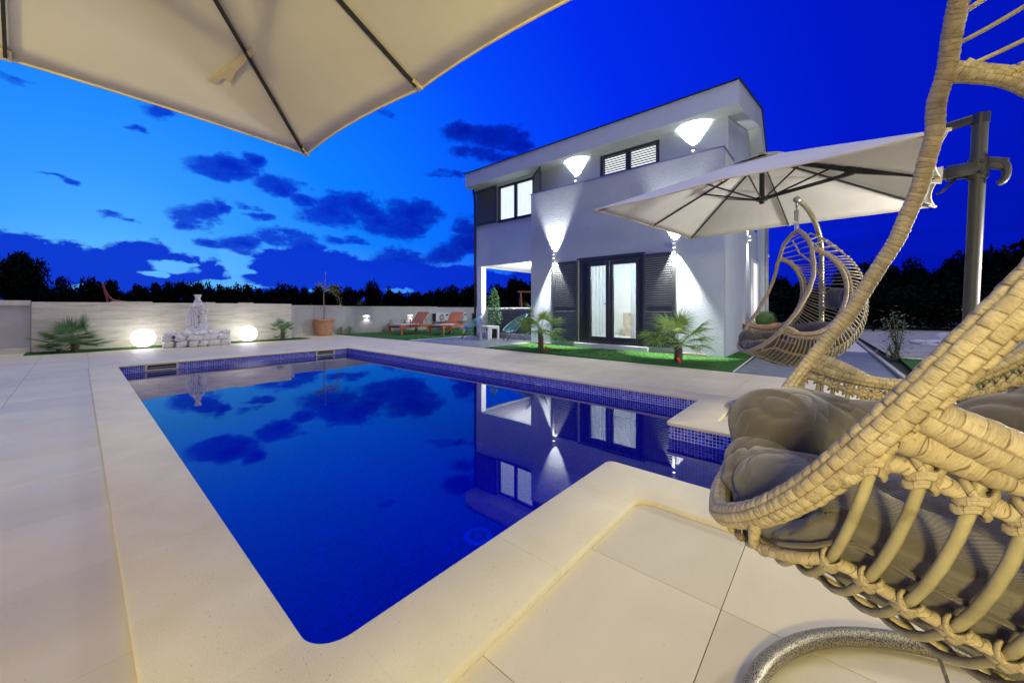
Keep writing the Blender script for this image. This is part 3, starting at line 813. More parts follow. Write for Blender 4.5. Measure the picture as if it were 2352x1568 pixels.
# near side up to the corner E, with its rounded tip and rounded inner-back corner
xE = ai0-CW
run((xi0+rr, yi0), (xE-.10, yi0), (xi0+rr, yo0), (xE-.10, yo0), 2)
tip = [(xE-.10, yi0), (xE+.06, yi0), (ai0-.05, yi0)] + arcpts(ai0-.05, yi0-.05, .05, 90, 0, 5)[1:] + [(ai0, yi0-.2), (ai0, yi0-CW-.10)]
# matching outer polyline goes round the rounded inner corner at (xE, yo0)
ro = .085
oc = [(xE-.10, yo0)] + arcpts(xE-ro, yo0-ro, ro, 90, 0, len(tip)-3) + [(xE, yo0-.10)]
bull(tip, oc)
run((ai0, yi0-CW-.10), (ai0, aib), (xE, yo0-.10), (xE, aib), 2)
bull([(ai0, aib), (ai1, aib)], [(xE, aib-CW), (ai1+CW, aib-CW)])
bull([(ai0, aib), (ai0, aib+.0001)], [(xE, aib-CW), (xE, aib+.0001)])
bull([(ai1, aib), (ai1, aib-.0001)], [(ai1+CW, aib), (ai1+CW, aib-CW)])
run((ai1, aib), (ai1, yo0-.02), (ai1+CW, aib), (ai1+CW, yo0-.02), 2)
# right part of the near side: tip at F
tip2 = [(ai1, yo0-.02), (ai1, yi0-.05)] + arcpts(ai1+.05, yi0-.05, .05, 180, 90, 5)[1:] + [(ai1+CW+.05, yi0)]
oc2 = [(ai1+CW, yo0-.02)] + [(ai1+CW, yo0-.002)]*6 + [(ai1+CW+.05, yo0)]
bull(tip2, oc2)
run((ai1+CW+.05, yi0), (xi1, yi0), (ai1+CW+.05, yo0), (xi1, yo0), 1)
cc_ = [(xi1, yi0)]*9; cor = [(xi1, yo0), (xi1+CW-.06, yo0)] + arcpts(xi1+CW-.06, yo0+.06, .06, -90, 0, 5)[1:] + [(xi1+CW, yi0-.1), (xi1+CW, yi0)]
bull([(xi1+1e-4*k, yi0+1e-4*k) for k in range(len(cor))], cor)
run((xi1, yi0), (xi1, yi1), (xo1, yi0), (xo1, yi1), 9)                       # right side
bull([(xi1, yi1), (xi1+1e-4, yi1+1e-4), (xi1, yi1+1e-4)], [(xo1, yi1), (xo1, yo1), (xi1, yo1)])
run((xi1, yi1), (xi0, yi1), (xi1, yo1), (xi0, yo1), 4)                       # far side
bull([(xi0, yi1), (xi0-1e-4, yi1+1e-4), (xi0-1e-4, yi1)], [(xi0, yo1), (xo0, yo1), (xo0, yi1)])

# skimmers, inlet, drain
for (xa, xb) in ((332, 410), (725, 768)):
    p = onY(xa, 852, POOLY1); q = onY(xb, 852, POOLY1)
    mb = MB(); mb.box(p.x, q.x, POOLY1-.022, POOLY1-.004, -.11, -.09); mb.box(p.x, q.x, POOLY1-.022, POOLY1-.004, -.008, .0)
    mb.box(p.x, p.x+.035, POOLY1-.022, POOLY1-.004, -.09, -.008); mb.box(q.x-.035, q.x, POOLY1-.022, POOLY1-.004, -.09, -.008)
    sk = put('skimmer_frame', mb, M['skimmer'], pool)
    mb = MB(); mb.box(p.x+.035, q.x-.035, POOLY1-.010, POOLY1-.005, -.09, -.008); put('skimmer_mouth', mb, M['black'], sk, world=False).location = (0, 0, 0)
    mb = MB(); mb.box(p.x+.05, q.x-.05, POOLY1-.016, POOLY1-.011, -.06, -.052); put('skimmer_flap', mb, M['skimmer'], sk, world=False)
p = onX(1238, 911, POOLX1)
mb = MB(); ring = [(POOLX1-.008, p.y+.07*math.cos(2*PI*k/20), -.155+.04*math.sin(2*PI*k/20)) for k in range(20)]
mb.tube(ring, .009, 8, True); put('return_inlet', mb, M['skimmer'], pool, True)
dp = gp(1098, 1230, FLOOR+.01)
mb = MB(); mb.lathe([(0.001, .012), (.12, .012), (.145, .008), (.148, 0)], 40, Matrix.Translation((dp.x, dp.y, FLOOR+.002)), cap=False)
dr = put('drain_cover', mb, simple('drain_plastic', (.85, .95, .92), .6), pool, 30)
mb = MB()
for k in range(30):
    a_ = 2*PI*k/30; ca, sa = math.cos(a_), math.sin(a_)
    for q0, q1 in ((.052, .095),):
        mb.bar((dp.x+ca*q0, dp.y+sa*q0, FLOOR+.015), (dp.x+ca*q1, dp.y+sa*q1, FLOOR+.015), .006, .003)
for k in range(16):
    a_ = 2*PI*k/16; mb.bar((dp.x+.038*math.cos(a_), dp.y+.038*math.sin(a_), FLOOR+.015), (dp.x+.038*math.cos(a_+.28), dp.y+.038*math.sin(a_+.28), FLOOR+.015), .003, .003)
for s_ in (-1, 1):
    mb.bar((dp.x-.014, dp.y+.008*s_, FLOOR+.015), (dp.x, dp.y+.008*s_-.007, FLOOR+.015), .003, .003); mb.bar((dp.x, dp.y+.008*s_-.007, FLOOR+.015), (dp.x+.014, dp.y+.008*s_, FLOOR+.015), .003, .003)
put('drain_slots', mb, M['black'], dr, world=False)

# ================================================================== BOUNDARY WALL
CLX1 = 4.86
wallT = thing('feature_wall', 'garden wall faced in banded beige stone behind the statue and globes', 'wall', (2, 14.4, 0))
for k in range(5):
    x0 = -.72+(CLX1+.72)*k/5; x1 = -.72+(CLX1+.72)*(k+1)/5
    mb = MB(); mb.box(x0+.001, x1-.001, 14.36, 14.40, 0, 1.205); put('stone_panel', mb, M['travertine'], wallT)
mb = MB(); mb.box(-.74, CLX1-.01, 14.402, 14.62, 0, 1.19); put('wall_core', mb, M['wall_grey'], wallT)
for x0, x1 in ((.55, 1.35), (2.3, 2.75), (3.35, 3.75)):
    mb = MB(); mb.box(x0, x1, 14.42, 14.60, 1.19, 1.235); put('capping_stone', mb, M['cap'], wallT)
leftw = thing('boundary_wall', 'grey rendered garden wall with pale capping at far left', 'wall', (-4, 14.4, 0))
mb = MB(); mb.box(-9, -.745, 14.44, 14.62, 0, 1.12); put('wall_body', mb, M['wall_grey'], leftw)
for k in range(4):
    mb = MB(); x1 = -.743-2.0*k; mb.box(x1-1.995, x1, 14.385, 14.64, 1.121, 1.235); put('capping_stone', mb, M['cap'], leftw)
mb = MB(); mb.box(-9, -.745, 14.39, 14.438, 0, .12); put('base_course', mb, M['cap'], leftw)
mb = MB(); mb.box(-1.55, -1.40, 14.45, 14.6, 1.237, 1.30); put('wall_block', mb, M['cap'], leftw)
rw = thing('boundary_wall', 'long grey rendered garden wall behind the wooden loungers, stepping down', 'wall', (10, 15.3, 0))
segs = [(5.0, 7.05, 1.135), (7.05, 11.9, 1.105), (11.9, 15.6, 1.075), (15.6, 24, 1.05)]
for x0, x1, h in segs:
    mb = MB(); mb.box(x0+.001, x1-.001, 15.3, 15.5, 0, h); put('wall_body', mb, M['wall_grey'], rw)
    mb = MB(); mb.box(x0+.002, x1-.002, 15.28, 15.52, h+.001, h+.03); put('capping_stone', mb, M['cap'], rw)
mb = MB(); mb.box(4.862, 5.0, 14.5, 15.5, 0, 1.13); put('wall_return', mb, M['wall_grey'], rw)
mb = MB(); mb.box(5.01, 7.2, 15.27, 15.298, 0, .09); put('base_course', mb, M['plinth'], rw)

# ================================================================== HOUSE
HX0, HX1 = 8.90, 9.90
house = thing('house', 'two-storey white rendered house with balcony parapet and pitched dark-edged roof', 'house', (11, 5, 0))
def wallX(mb, X_, th, y0, y1, z0, z1, openings=()):
    "wall in plane X=const facing -X with rectangular openings (y0,y1,z0,z1) and reveals"
    ys = sorted({y0, y1, *[o_[0] for o_ in openings], *[o_[1] for o_ in openings]}); zs = sorted({z0, z1, *[o_[2] for o_ in openings], *[o_[3] for o_ in openings]})
    for i in range(len(ys)-1):
        for j in range(len(zs)-1):
            cy, cz = (ys[i]+ys[i+1])/2, (zs[j]+zs[j+1])/2
            if any(o_[0] < cy < o_[1] and o_[2] < cz < o_[3] for o_ in openings): continue
            a, b, c, d = ys[i], ys[i+1], zs[j], zs[j+1]
            mb.add([(X_, a, c), (X_, b, c), (X_, b, d), (X_, a, d)], [(3, 2, 1, 0)])
            mb.add([(X_+th, a, c), (X_+th, b, c), (X_+th, b, d), (X_+th, a, d)], [(0, 1, 2, 3)])
    for (a, b, c, d) in list(openings)+[(y0, y1, z0, z1)]:
        mb.add([(X_, a, c), (X_+th, a, c), (X_+th, a, d), (X_, a, d)], [(0, 1, 2, 3)])
        mb.add([(X_, b, c), (X_+th, b, c), (X_+th, b, d), (X_, b, d)], [(3, 2, 1, 0)])
        mb.add([(X_, a, c), (X_+th, a, c), (X_+th, b, c), (X_, b, c)], [(3, 2, 1, 0)])
        mb.add([(X_, a, d), (X_+th, a, d), (X_+th, b, d), (X_, b, d)], [(0, 1, 2, 3)])
BY0, BY1, BTOP = 1.77, 6.92, 4.455
DY0, DY1, DZ0, DZ1 = 3.50, 5.27, .13, 2.36
fw_ = MB(); wallX(fw_, HX0, .16, BY0, BY1, 0, BTOP, [(DY0, DY1, DZ0, DZ1)]); fwall = put('front_wall', fw_, M['render'], house)
mb = MB(); mb.box(HX0+.162, 13.3, BY0, BY0+.14, 0, 3.3); mb.box(HX0+.162, HX1+.1, BY0, BY0+.14, 3.3, BTOP-.002); put('side_wall', mb, M['smooth_render'], house)
mb = MB(); mb.box(HX0+.162, 13.3, BY1-.14, BY1, 0, 3.3); mb.box(HX0+.162, HX1-.002, BY1-.14, BY1, 3.302, BTOP-.002); put('side_wall', mb, M['render'], house)
mb = MB(); mb.box(HX0-.02, HX0+.19, BY0-.02, BY1+.02, BTOP+.001, BTOP+.022); mb.box(HX0+.192, HX1-.002, BY0-.02, BY0+.17, BTOP+.001, BTOP+.022); mb.box(HX0+.192, HX1-.002, BY1-.17, BY1+.02, BTOP+.001, BTOP+.022)
put('parapet_capping', mb, M['steel'], house)
mb = MB(); mb.box(HX0+.17, HX1-.002, BY0+.145, BY1-.145, 3.1, 3.28); put('balcony_floor', mb, M['light_slab'], house)
# upper wall
UY0, UY1 = 1.88, 10.32
W1 = (7.60, 9.22, 4.16, 5.44); W2 = (3.46, 5.16, 4.30, 5.46)
uw = MB(); wallX(uw, HX1, .16, BY1+.0, UY1, 2.62, 5.53, [W1]); wallX(uw, HX1, .16, UY0, BY1-.001, 3.28, 5.53, [W2]); put('upper_wall', uw, M['smooth_render'], house)
mb = MB(); mb.xzprism([(HX1+.161, 3.301), (13.35, 3.301), (13.35, 5.1), (12.6, 6.1), (HX1+.161, 5.53)], UY0, UY0+.14); put('gable_wall', mb, M['smooth_render'], house)
mb = MB(); mb.box(HX1+.162, 13.3, UY1-.14, UY1, 2.62, 5.5); put('end_wall', mb, M['smooth_render'], house)
mb = MB(); mb.box(13.3, 13.44, BY0+.2, UY1, 0, 5.1); put('rear_wall', mb, M['smooth_render'], house) if False else None
# roof
RY0, RY1 = 1.58, 10.40
rf = MB(); rf.xzprism([(9.4, 5.53), (9.4, 6.03), (12.72, 6.72), (13.72, 5.75), (13.72, 5.10), (13.36, 5.10), (13.36, 5.42), (12.60, 6.16), (HX1, 5.531)], RY0, RY1)
roof = put('roof', rf, M['smooth_render'], house)
rc_ = MB(); rc_.xzprism([(9.37, 6.02), (9.37, 6.055), (12.72, 6.76), (13.76, 5.76), (13.76, 5.0), (13.725, 5.0), (13.725, 5.752), (12.72, 6.723), (9.40, 6.033)], RY0-.03, RY1+.03)
put('roof_covering', rc_, M['charcoal'], roof, world=False).location = (0, 0, 0)
mb = MB(); mb.box(13.36, 13.72, RY0, BY0-.002, 0, 5.098); put('gable_fin', mb, M['smooth_render'], house)
mb = MB(); mb.box(13.42, 13.5, RY0-.09, RY0-.01, 0, 5.3); put('downpipe', mb, M['steel'], house)
# porch
mb = MB(); mb.box(HX1+.17, 13.3, BY1+.002, UY1-.15, 2.64, 2.78); put('porch_ceiling', mb, M['white_paint'], house)
mb = MB(); mb.box(HX1+.002, HX1+.24, 10.06, 10.31, .152, 2.618); put('porch_column', mb, M['white_paint'], house)
mb = MB(); mb.box(HX1+.002, 13.3, BY1+.002, UY1, .0, .15); put('porch_floor', mb, M['plinth'], house)
mb = MB()
mb.tube([(9.86, 10.36, .0), (9.86, 10.36, 5.0), (9.80, 10.34, 5.3), (9.7, 10.3, 5.5)], .045, 12); put('downpipe', mb, M['charcoal'], house, True)
mb = MB(); mb.box(9.895, 9.9, 10.2, 10.3, 0, 2.6) if False else None
# door step / plinth strips
mb = MB(); mb.box(HX0-.10, HX0-.002, DY0-.15, DY1+.1, 0, .125, .006); put('door_sill', mb, M['plinth'], house)
for a_, b_ in ((2.1, DY0-.16), (DY1+.11, BY1-.2)): put('base_strip', MB().box(HX0-.05, HX0-.002, a_, b_, .0, .05), M['bark_grey'], house)

def shutter(parent, name, X_, y0, y1, z0, z1, splits, mat=None, angle=None, slat=.052, depth=.035, back=False):
    "louvred shutter in plane X; slats are single pieces"
    mat = mat or M['shutter']; fwid = .065
    mb = MB(); zz = [z0]+splits+[z1]
    # stiles and rails
    mb.box(X_-depth, X_, y0, y0+fwid, z0, z1, .004); mb.box(X_-depth, X_, y1-fwid, y1, z0, z1, .004)
    for k, z in enumerate(zz):
        a, b = (z, z+.08) if k == 0 else (z-.06, z) if k == len(zz)-1 else (z-.05, z+.05)
        mb.box(X_-depth+.002, X_-.002, y0+fwid, y1-fwid, a, b)
    s = put(name, mb, mat, parent)
    for k in range(len(zz)-1):
        a = zz[k]+(.08 if k == 0 else .05); b = zz[k+1]-(.06 if k == len(zz)-2 else .05)
        n = max(2, int((b-a)/slat)); 
        W_ = y1-y0-2*fwid; me = MB(); me.add([(-.019, 0, -.019), (.012, 0, .010), (.014, 0, .020), (-.004, 0, .019), (-.019, W_, -.019), (.012, W_, .010), (.014, W_, .020), (-.004, W_, .019)],
                 [(0, 3, 2, 1), (4, 5, 6, 7), (0, 1, 5, 4), (1, 2, 6, 5), (2, 3, 7, 6), (3, 0, 4, 7)])
        m_ = me.mesh('shutter_slat', mat)
        for i in range(n):
            o_ = obj('slat', m_, s, (X_-depth/2, y0+fwid, a+(i+.5)*(b-a)/n))
    return s
s1 = shutter(house, 'shutter', HX0-.03, DY1+.02, 6.10, DZ0+.02, DZ1-.02, [1.06])
s2 = shutter(house, 'shutter', HX0-.03, 2.74, DY0-.02, DZ0+.02, DZ1-.02, [1.06])
# french door
dfm = MB(); fx = HX0+.02
dfm.box(fx, fx+.09, DY0, DY0+.08, DZ0, DZ1, .006); dfm.box(fx, fx+.09, DY1-.08, DY1, DZ0, DZ1, .006); dfm.box(fx, fx+.09, DY0+.08, DY1-.08, DZ1-.09, DZ1, .006); dfm.box(fx, fx+.09, DY0+.08, DY1-.08, DZ0, DZ0+.05, .006)
dfm.box(HX0-.02, HX0-.002, DY0-.05, DY1+.05, DZ1, DZ1+.045)
door = put('double_door', dfm, M['frame_grey'], house)
mid = (DY0+DY1)/2
for (a, b) in ((DY0+.085, mid-.003), (mid+.003, DY1-.25)):
    lf = MB(); x = fx-.012
    lf.box(x, x+.07, a, a+.10, DZ0+.055, DZ1-.095, .006); lf.box(x, x+.07, b-.10, b, DZ0+.055, DZ1-.095, .006)
    lf.box(x, x+.07, a+.10, b-.10, DZ1-.195, DZ1-.095, .006); lf.box(x, x+.07, a+.10, b-.10, DZ0+.055, DZ0+.18, .006)
    leaf = put('door_leaf', lf, M['frame_grey'], door, world=False)
    gl = MB(); gl.box(x+.028, x+.034, a+.10, b-.10, DZ0+.18, DZ1-.195); 
    g_ = obj('pane', gl.mesh('pane', M['glass']), door)
mb = MB(); mb.box(fx+.0, fx+.09, DY1-.249, DY1-.081, DZ0+.051, DZ1-.091, .004); mb.box(fx-.014, fx-.001, DY1-.20, DY1-.19, DZ0+.06, DZ1-.1)
put('door_jamb', mb, M['charcoal'], door, world=False)
mb = MB(); mb.box(fx-.05, fx-.013, mid+.04, mid+.06, 1.05, 1.19, .004); mb.box(fx-.06, fx-.05, mid+.04, mid+.13, 1.16, 1.18, .003); put('door_handle', mb, M['charcoal'], door, world=False)
# upper window 1
def window(parent, X_, y0, y1, z0, z1, mat, fwid=.07, mull=True, pane=True):
    mb = MB()
    mb.box(X_+.03, X_+.10, y0, y0+fwid, z0, z1); mb.box(X_+.03, X_+.10, y1-fwid, y1, z0, z1)
    mb.box(X_+.03, X_+.10, y0+fwid, y1-fwid, z0, z0+fwid); mb.box(X_+.03, X_+.10, y0+fwid, y1-fwid, z1-fwid, z1)
    c = (y0+y1)/2; mb.box(X_+.02, X_+.09, c-.055, c+.055, z0+fwid, z1-fwid)
    wn_o = put('window', mb, mat, parent)
    if pane:
        for a, b in ((y0+fwid, c-.055), (c+.055, y1-fwid)):
            g_ = MB(); g_.box(X_+.055, X_+.061, a, b, z0+fwid, z1-fwid); obj('pane', g_.mesh('pane', M['glass']), wn_o)
    return wn_o
w1 = window(house, HX1, *W1, M['charcoal'])
mb = MB()
for k in range(60):
    y = W1[0]+k*(W1[1]-W1[0]+.2)/60; y2 = W1[0]+(k+1)*(W1[1]-W1[0]+.2)/60; x, x2 = HX1+.13+.012*math.sin(k*1.1), HX1+.13+.012*math.sin((k+1)*1.1)
    mb.add([(x, y, W1[2]-.1), (x2, y2, W1[2]-.1), (x2, y2, W1[3]+.1), (x, y, W1[3]+.1)], [(3, 2, 1, 0)])
put('lit_curtain', mb, M['lit_curtain'], house, True)
mb = MB(); mb.box(HX1-.05, HX1-.002, W1[0], W1[1], W1[2]-.04, W1[2]-.005); put('window_sill', mb, M['charcoal'], house)
shutter(house, 'shutter', HX1-.04, W1[1]+.02, 10.40, W1[2]-.02, W1[3]+.03, [])
# right shutter swung half open
sh = shutter(house, 'shutter', 0, 0, .80, W1[2]-.02, W1[3]+.03, [])
sh.location = Vector((HX1-.04, W1[0]-.01, 0)) - house.location; sh.rotation_euler = (0, 0, R(143))
w2 = window(house, HX1, *W2, M['charcoal'], .05, True, False)
c2 = (W2[0]+W2[1])/2
shutter(house, 'shutter', HX1+.03, W2[0]+.03, c2-.01, W2[2]+.02, W2[3]-.03, [], slat=.062)
shutter(house, 'shutter', HX1+.03, c2+.01, W2[1]-.03, W2[2]+.02, W2[3]-.03, [], slat=.062)
mb = MB(); mb.add([(HX1+.32, W2[0], W2[2]), (HX1+.32, W2[1], W2[2]), (HX1+.32, W2[1], W2[3]), (HX1+.32, W2[0], W2[3])], [(3, 2, 1, 0)]); put('lit_curtain', mb, M['lit_curtain'], house)
# lit doorway on the gable side
mb = MB(); mb.box(12.35, 13.2, BY0-.012, BY0-.004, .1, 2.35); put('lit_doorway', mb, M['lit_door'], house)
mb = MB(); mb.box(12.27, 12.35, BY0-.05, BY0-.002, .0, 2.43); mb.box(13.2, 13.28, BY0-.05, BY0-.002, .0, 2.43); mb.box(12.35, 13.2, BY0-.05, BY0-.002, 2.352, 2.43); put('doorway_frame', mb, M['white_paint'], house)

# interior of the living room
inn = MB(); inn.box(HX0+.17, 13.0, 2.2, 6.7, .10, .125); put('room_floor', inn, M['light_slab'], house)
inn = MB(); inn.box(13.0, 13.1, 2.2, 6.7, .13, 2.7); put('room_back_wall', inn, M['white_paint'], house)
inn = MB(); inn.box(HX0+.17, 13.1, 2.1, 2.2, .13, 2.7); inn.box(HX0+.17, 13.1, 6.7, 6.77, .13, 2.7); put('room_side_wall', inn, M['white_paint'], house)
inn = MB(); inn.box(HX0+.17, 13.1, 2.2, 6.7, 2.7, 2.76); put('room_ceiling', inn, M['white_paint'], house)
inn = MB()
for a, b in ((3.56, 3.95), (4.55, 5.2)):
    K = 26
    for k in range(K):
        y, y2 = a+(b-a)*k/K, a+(b-a)*(k+1)/K; x, x2 = HX0+.30+.02*math.sin(k*1.5), HX0+.30+.02*math.sin((k+1)*1.5)
        inn.add([(x, y, .16), (x2, y2, .16), (x2, y2, 2.45), (x, y, 2.45)], [(3, 2, 1, 0)])
put('sheer_curtain', inn, M['sheer'], house, True)
inn = MB(); inn.box(12.8, 12.98, 2.6, 4.0, .9, 1.9); put('stone_panel', inn, M['stone_wall'], house)
inn = MB(); inn.box(12.0, 12.95, 2.6, 5.4, .13, .9); put('sideboard', inn, M['stone_wall'], house)
inn = MB(); inn.box(10.6, 11.6, 2.8, 4.6, .84, .88)
for x, y in ((10.65, 2.85), (11.5, 2.85), (10.65, 4.5), (11.5, 4.5)): inn.box(x, x+.06, y, y+.06, .13, .84)
put('dining_table', inn, M['table_wood'], house)
inn = MB(); inn.box(12.9, 12.98, 2.3, 6.4, 2.12, 2.17); put('light_strip', inn, M['teal_strip'], house)
inn = MB(); inn.lathe([(.001, 2.62), (.22, 2.62), (.22, 2.69), (.001, 2.69)], 24, Matrix.Translation((11.2, 3.8, 0))); put('ceiling_light', inn, M['panel_light'], house, 30)
inn = MB(); inn.sphere((12.4, 3.9, 1.62), .06); put('table_lamp', inn, M['warm_bulb'], house, True)
lamp('room_light', 'POINT', (11.0, 4.2, 2.2), 240, (.93, 1.0, 1.0), .15, parent=house)

# up-down wall lights
def sconce(x, y, z, nrm, label, e_up, e_dn, warm=(1, .985, .95), cone_up=58, cone_dn=56, off=.10):
    nrm = Vector(nrm); s = thing('wall_light', label, 'wall light', (x, y, z), 0, 'up-down wall lights on the house')
    c = Vector((0, 0, 0))+nrm*off; mb = MB()
    mb.box(c.x-.035, c.x+.035, c.y-.035, c.y+.035, -.05, .05, .006); put('lamp_body', mb, M['white_metal'], s, world=False)
    mb = MB(); q = nrm*(off/2-.01); mb.box(min(nrm.x*.003, nrm.x*(off-.036), -.018 if nrm.x == 0 else 9), max(nrm.x*.003, nrm.x*(off-.036), .018 if nrm.x == 0 else -9),
                                              min(nrm.y*.003, nrm.y*(off-.036), -.018 if nrm.y == 0 else 9), max(nrm.y*.003, nrm.y*(off-.036), .018 if nrm.y == 0 else -9), -.02, .02)
    put('bracket', mb, M['white_metal'], s, world=False)
    for sg in (1, -1):
        mb = MB(); mb.lathe([(.001, 0), (.027, 0), (.027, .004), (.001, .004)], 16, Matrix.Translation((c.x, c.y, .0505 if sg > 0 else -.0545))); put('lens', mb, M['bulb'], s, world=False)
        lamp('spot', 'SPOT', s.location+c+Vector((0, 0, .062*sg)), e_up if sg > 0 else e_dn, warm, .014, (-nrm.x*(.32 if sg > 0 else .12), -nrm.y*(.32 if sg > 0 else .12), sg), R((cone_up if sg > 0 else cone_dn)+9), .55, s)
    return s
sconce(HX0, 6.03, 2.52, (-1, 0, 0), 'white up-down wall light above the left louvred door shutter', 420, 1300)
sconce(HX0, 2.75, 2.47, (-1, 0, 0), 'white up-down wall light above the right louvred door shutter, under the canopy tip', 420, 1300)
sconce(HX1, 5.93, 4.95, (-1, 0, 0), 'balcony wall light between the two upper windows', 420, 300, cone_up=78, cone_dn=64)
sconce(HX1, 2.62, 4.95, (-1, 0, 0), 'balcony wall light near the right end of the upper floor', 420, 300, cone_up=78, cone_dn=64)
sconce(11.75, BY0, 2.92, (0, -1, 0), 'wall light high on the gable side wall', 120, 160, cone_up=46, cone_dn=44, off=.05)
s = thing('wall_light', 'small wall light at the rear edge of the gable side', 'wall light', (13.55, RY0, 2.62)); mb = MB(); mb.box(-.05, .05, -.08, -.003, -.05, .05, .01); put('lamp_body', mb, M['white_metal'], s, world=False)
mb = MB(); mb.box(-.03, .03, -.082, -.0805, -.03, .03); put('lens', mb, M['bulb'], s, world=False)
lamp('spot', 'SPOT', (13.55, RY0-.06, 2.55), 30, (1, .98, .94), .012, (0, 0, -1), R(40), .2, s)
# porch light on the bay's hidden flank
s = thing('porch_light', 'porch ceiling light beside the bay wall', 'ceiling light', (11.2, 7.5, 2.638))
mb = MB(); mb.lathe([(.001, -.05), (.11, -.05), (.12, -.02), (.12, 0), (.001, 0)], 20); put('lamp_body', mb, M['bulb'], s, world=False, smooth=40)
lamp('porch_lamp', 'POINT', (11.0, 7.8, 2.2), 420, (.97, .98, 1.0), .12, parent=s)

# small lights let into the grey wall
for k, (x, lab) in enumerate(((8.11, 'small lit wall lamp on the grey wall left of the loungers'), (10.32, 'small lit wall lamp on the grey wall just above the left lounger'))):
    s = thing('garden_wall_light', lab, 'wall light', (x, 15.3, .72), 0, 'small lamps on the grey wall')
    mb = MB(); mb.box(-.13, .13, -.06, -.002, .015, .045, .005); put('lamp_hood', mb, M['white_metal'], s, world=False)
    mb = MB(); mb.box(-.11, .11, -.040, -.004, -.012, .012); put('lens', mb, M['bulb'], s, world=False)
    lamp('spot', 'SPOT', (x, 15.22, .66), 5, (1, .97, .9), .03, (0, .1, -1), R(120), .5, s)
# outdoor AC units
acs = [(11.56, 12.36), (12.90, 13.62), (14.25, 15.0), (15.65, 16.4)]
aclab = ['white outdoor air-conditioning unit, first from the left, behind the right lounger', 'white outdoor air-conditioning unit, second of the row on the grey wall',
         'white outdoor air-conditioning unit, third of the row on the grey wall', 'white outdoor air-conditioning unit, last of the row, half hidden by the house corner pipe']
def acunit(x0, x1, lab):
    cx = (x0+x1)/2; wd = x1-x0; s = thing('air_conditioner', lab, 'air conditioner', (cx, 15.28, .38), 0, 'air-conditioning units on the grey wall')
    mb = MB(); mb.box(-wd/2, wd/2, -.36, -.05, 0, .44, .012); put('casing', mb, M['white_metal'], s, world=False)
    mb = MB(); mb.box(-wd/2-.004, -wd/2-.001, -.33, -.08, .03, .41); put('coil_side', mb, M['black'], s, world=False)
    fcx = -.06
    mb = MB()
    for rr_ in (.165, .13, .095, .06, .03):
        mb.tube([(fcx+rr_*math.cos(2*PI*k/24), -.366, .22+rr_*math.sin(2*PI*k/24)) for k in range(24)], .005 if rr_ < .16 else .009, 6, True)
    for k in range(8):
        a_ = PI*k/8; mb.bar((fcx-.165*math.cos(a_), -.366, .22-.165*math.sin(a_)), (fcx+.165*math.cos(a_), -.366, .22+.165*math.sin(a_)), .004, .004)
    put('fan_grille', mb, M['white_metal'], s, world=False)
    mb = MB(); mb.lathe([(.001, 0), (.158, 0), (.158, .003), (.001, .003)], 24, Matrix.Translation((fcx, -.3625, .22)) @ Matrix.Rotation(R(90), 4, 'X')); put('fan_opening', mb, simple('fan_shadow', (.10, .105, .11), .6), s, world=False)
    mb = MB(); mb.box(wd/2-.20, wd/2-.04, -.3635, -.3605, .30, .37); put('badge', mb, M['black'], s, world=False)
    for bx in (-wd/2+.1, wd/2-.12):
        mb = MB(); mb.box(bx, bx+.03, -.36, 0, -.03, -.001); mb.box(bx, bx+.03, -.03, 0, -.2, -.031); put('bracket', mb, M['steel'], s, world=False)
for (x0, x1), lab in zip(acs, aclab): acunit(x0, x1, lab)

# unseen lantern posts added outside the view to light paving, parasols and chairs
TER = []
for k, (p, e, c, lab) in enumerate([((-2.4, -.7, 2.05), 1150, (1.0, .83, .30), 'unseen lantern post added behind the pool corner'), ((2.9, -2.9, 2.1), 150, (1.0, .90, .55), 'unseen lantern post added behind the near hanging chair'), ((5.5, -2.6, 1.35), 1050, (1.0, .97, .93), 'unseen low lantern post added on the lawn right of the parasol mast')]):
    s = thing('added_lamp_post', lab, 'lamp', (p[0], p[1], 0))
    mb = MB(); mb.lathe([(.001, 0), (.12, 0), (.12, .03), (.03, .05), (.025, p[2]-.2), (.06, p[2]-.18), (.001, p[2]-.17)], 16); put('post', mb, M['charcoal'], s, world=False, smooth=40)
    mb = MB(); mb.sphere((0, 0, p[2]), .11); put('shade', mb, emis('added_lantern_glow_%d' % k, c, 3), s, world=False, smooth=True)
    lamp('lantern', 'POINT', (p[0], p[1], p[2]), e, c, .16, parent=s).data.use_shadow = True
    TER.append(s)

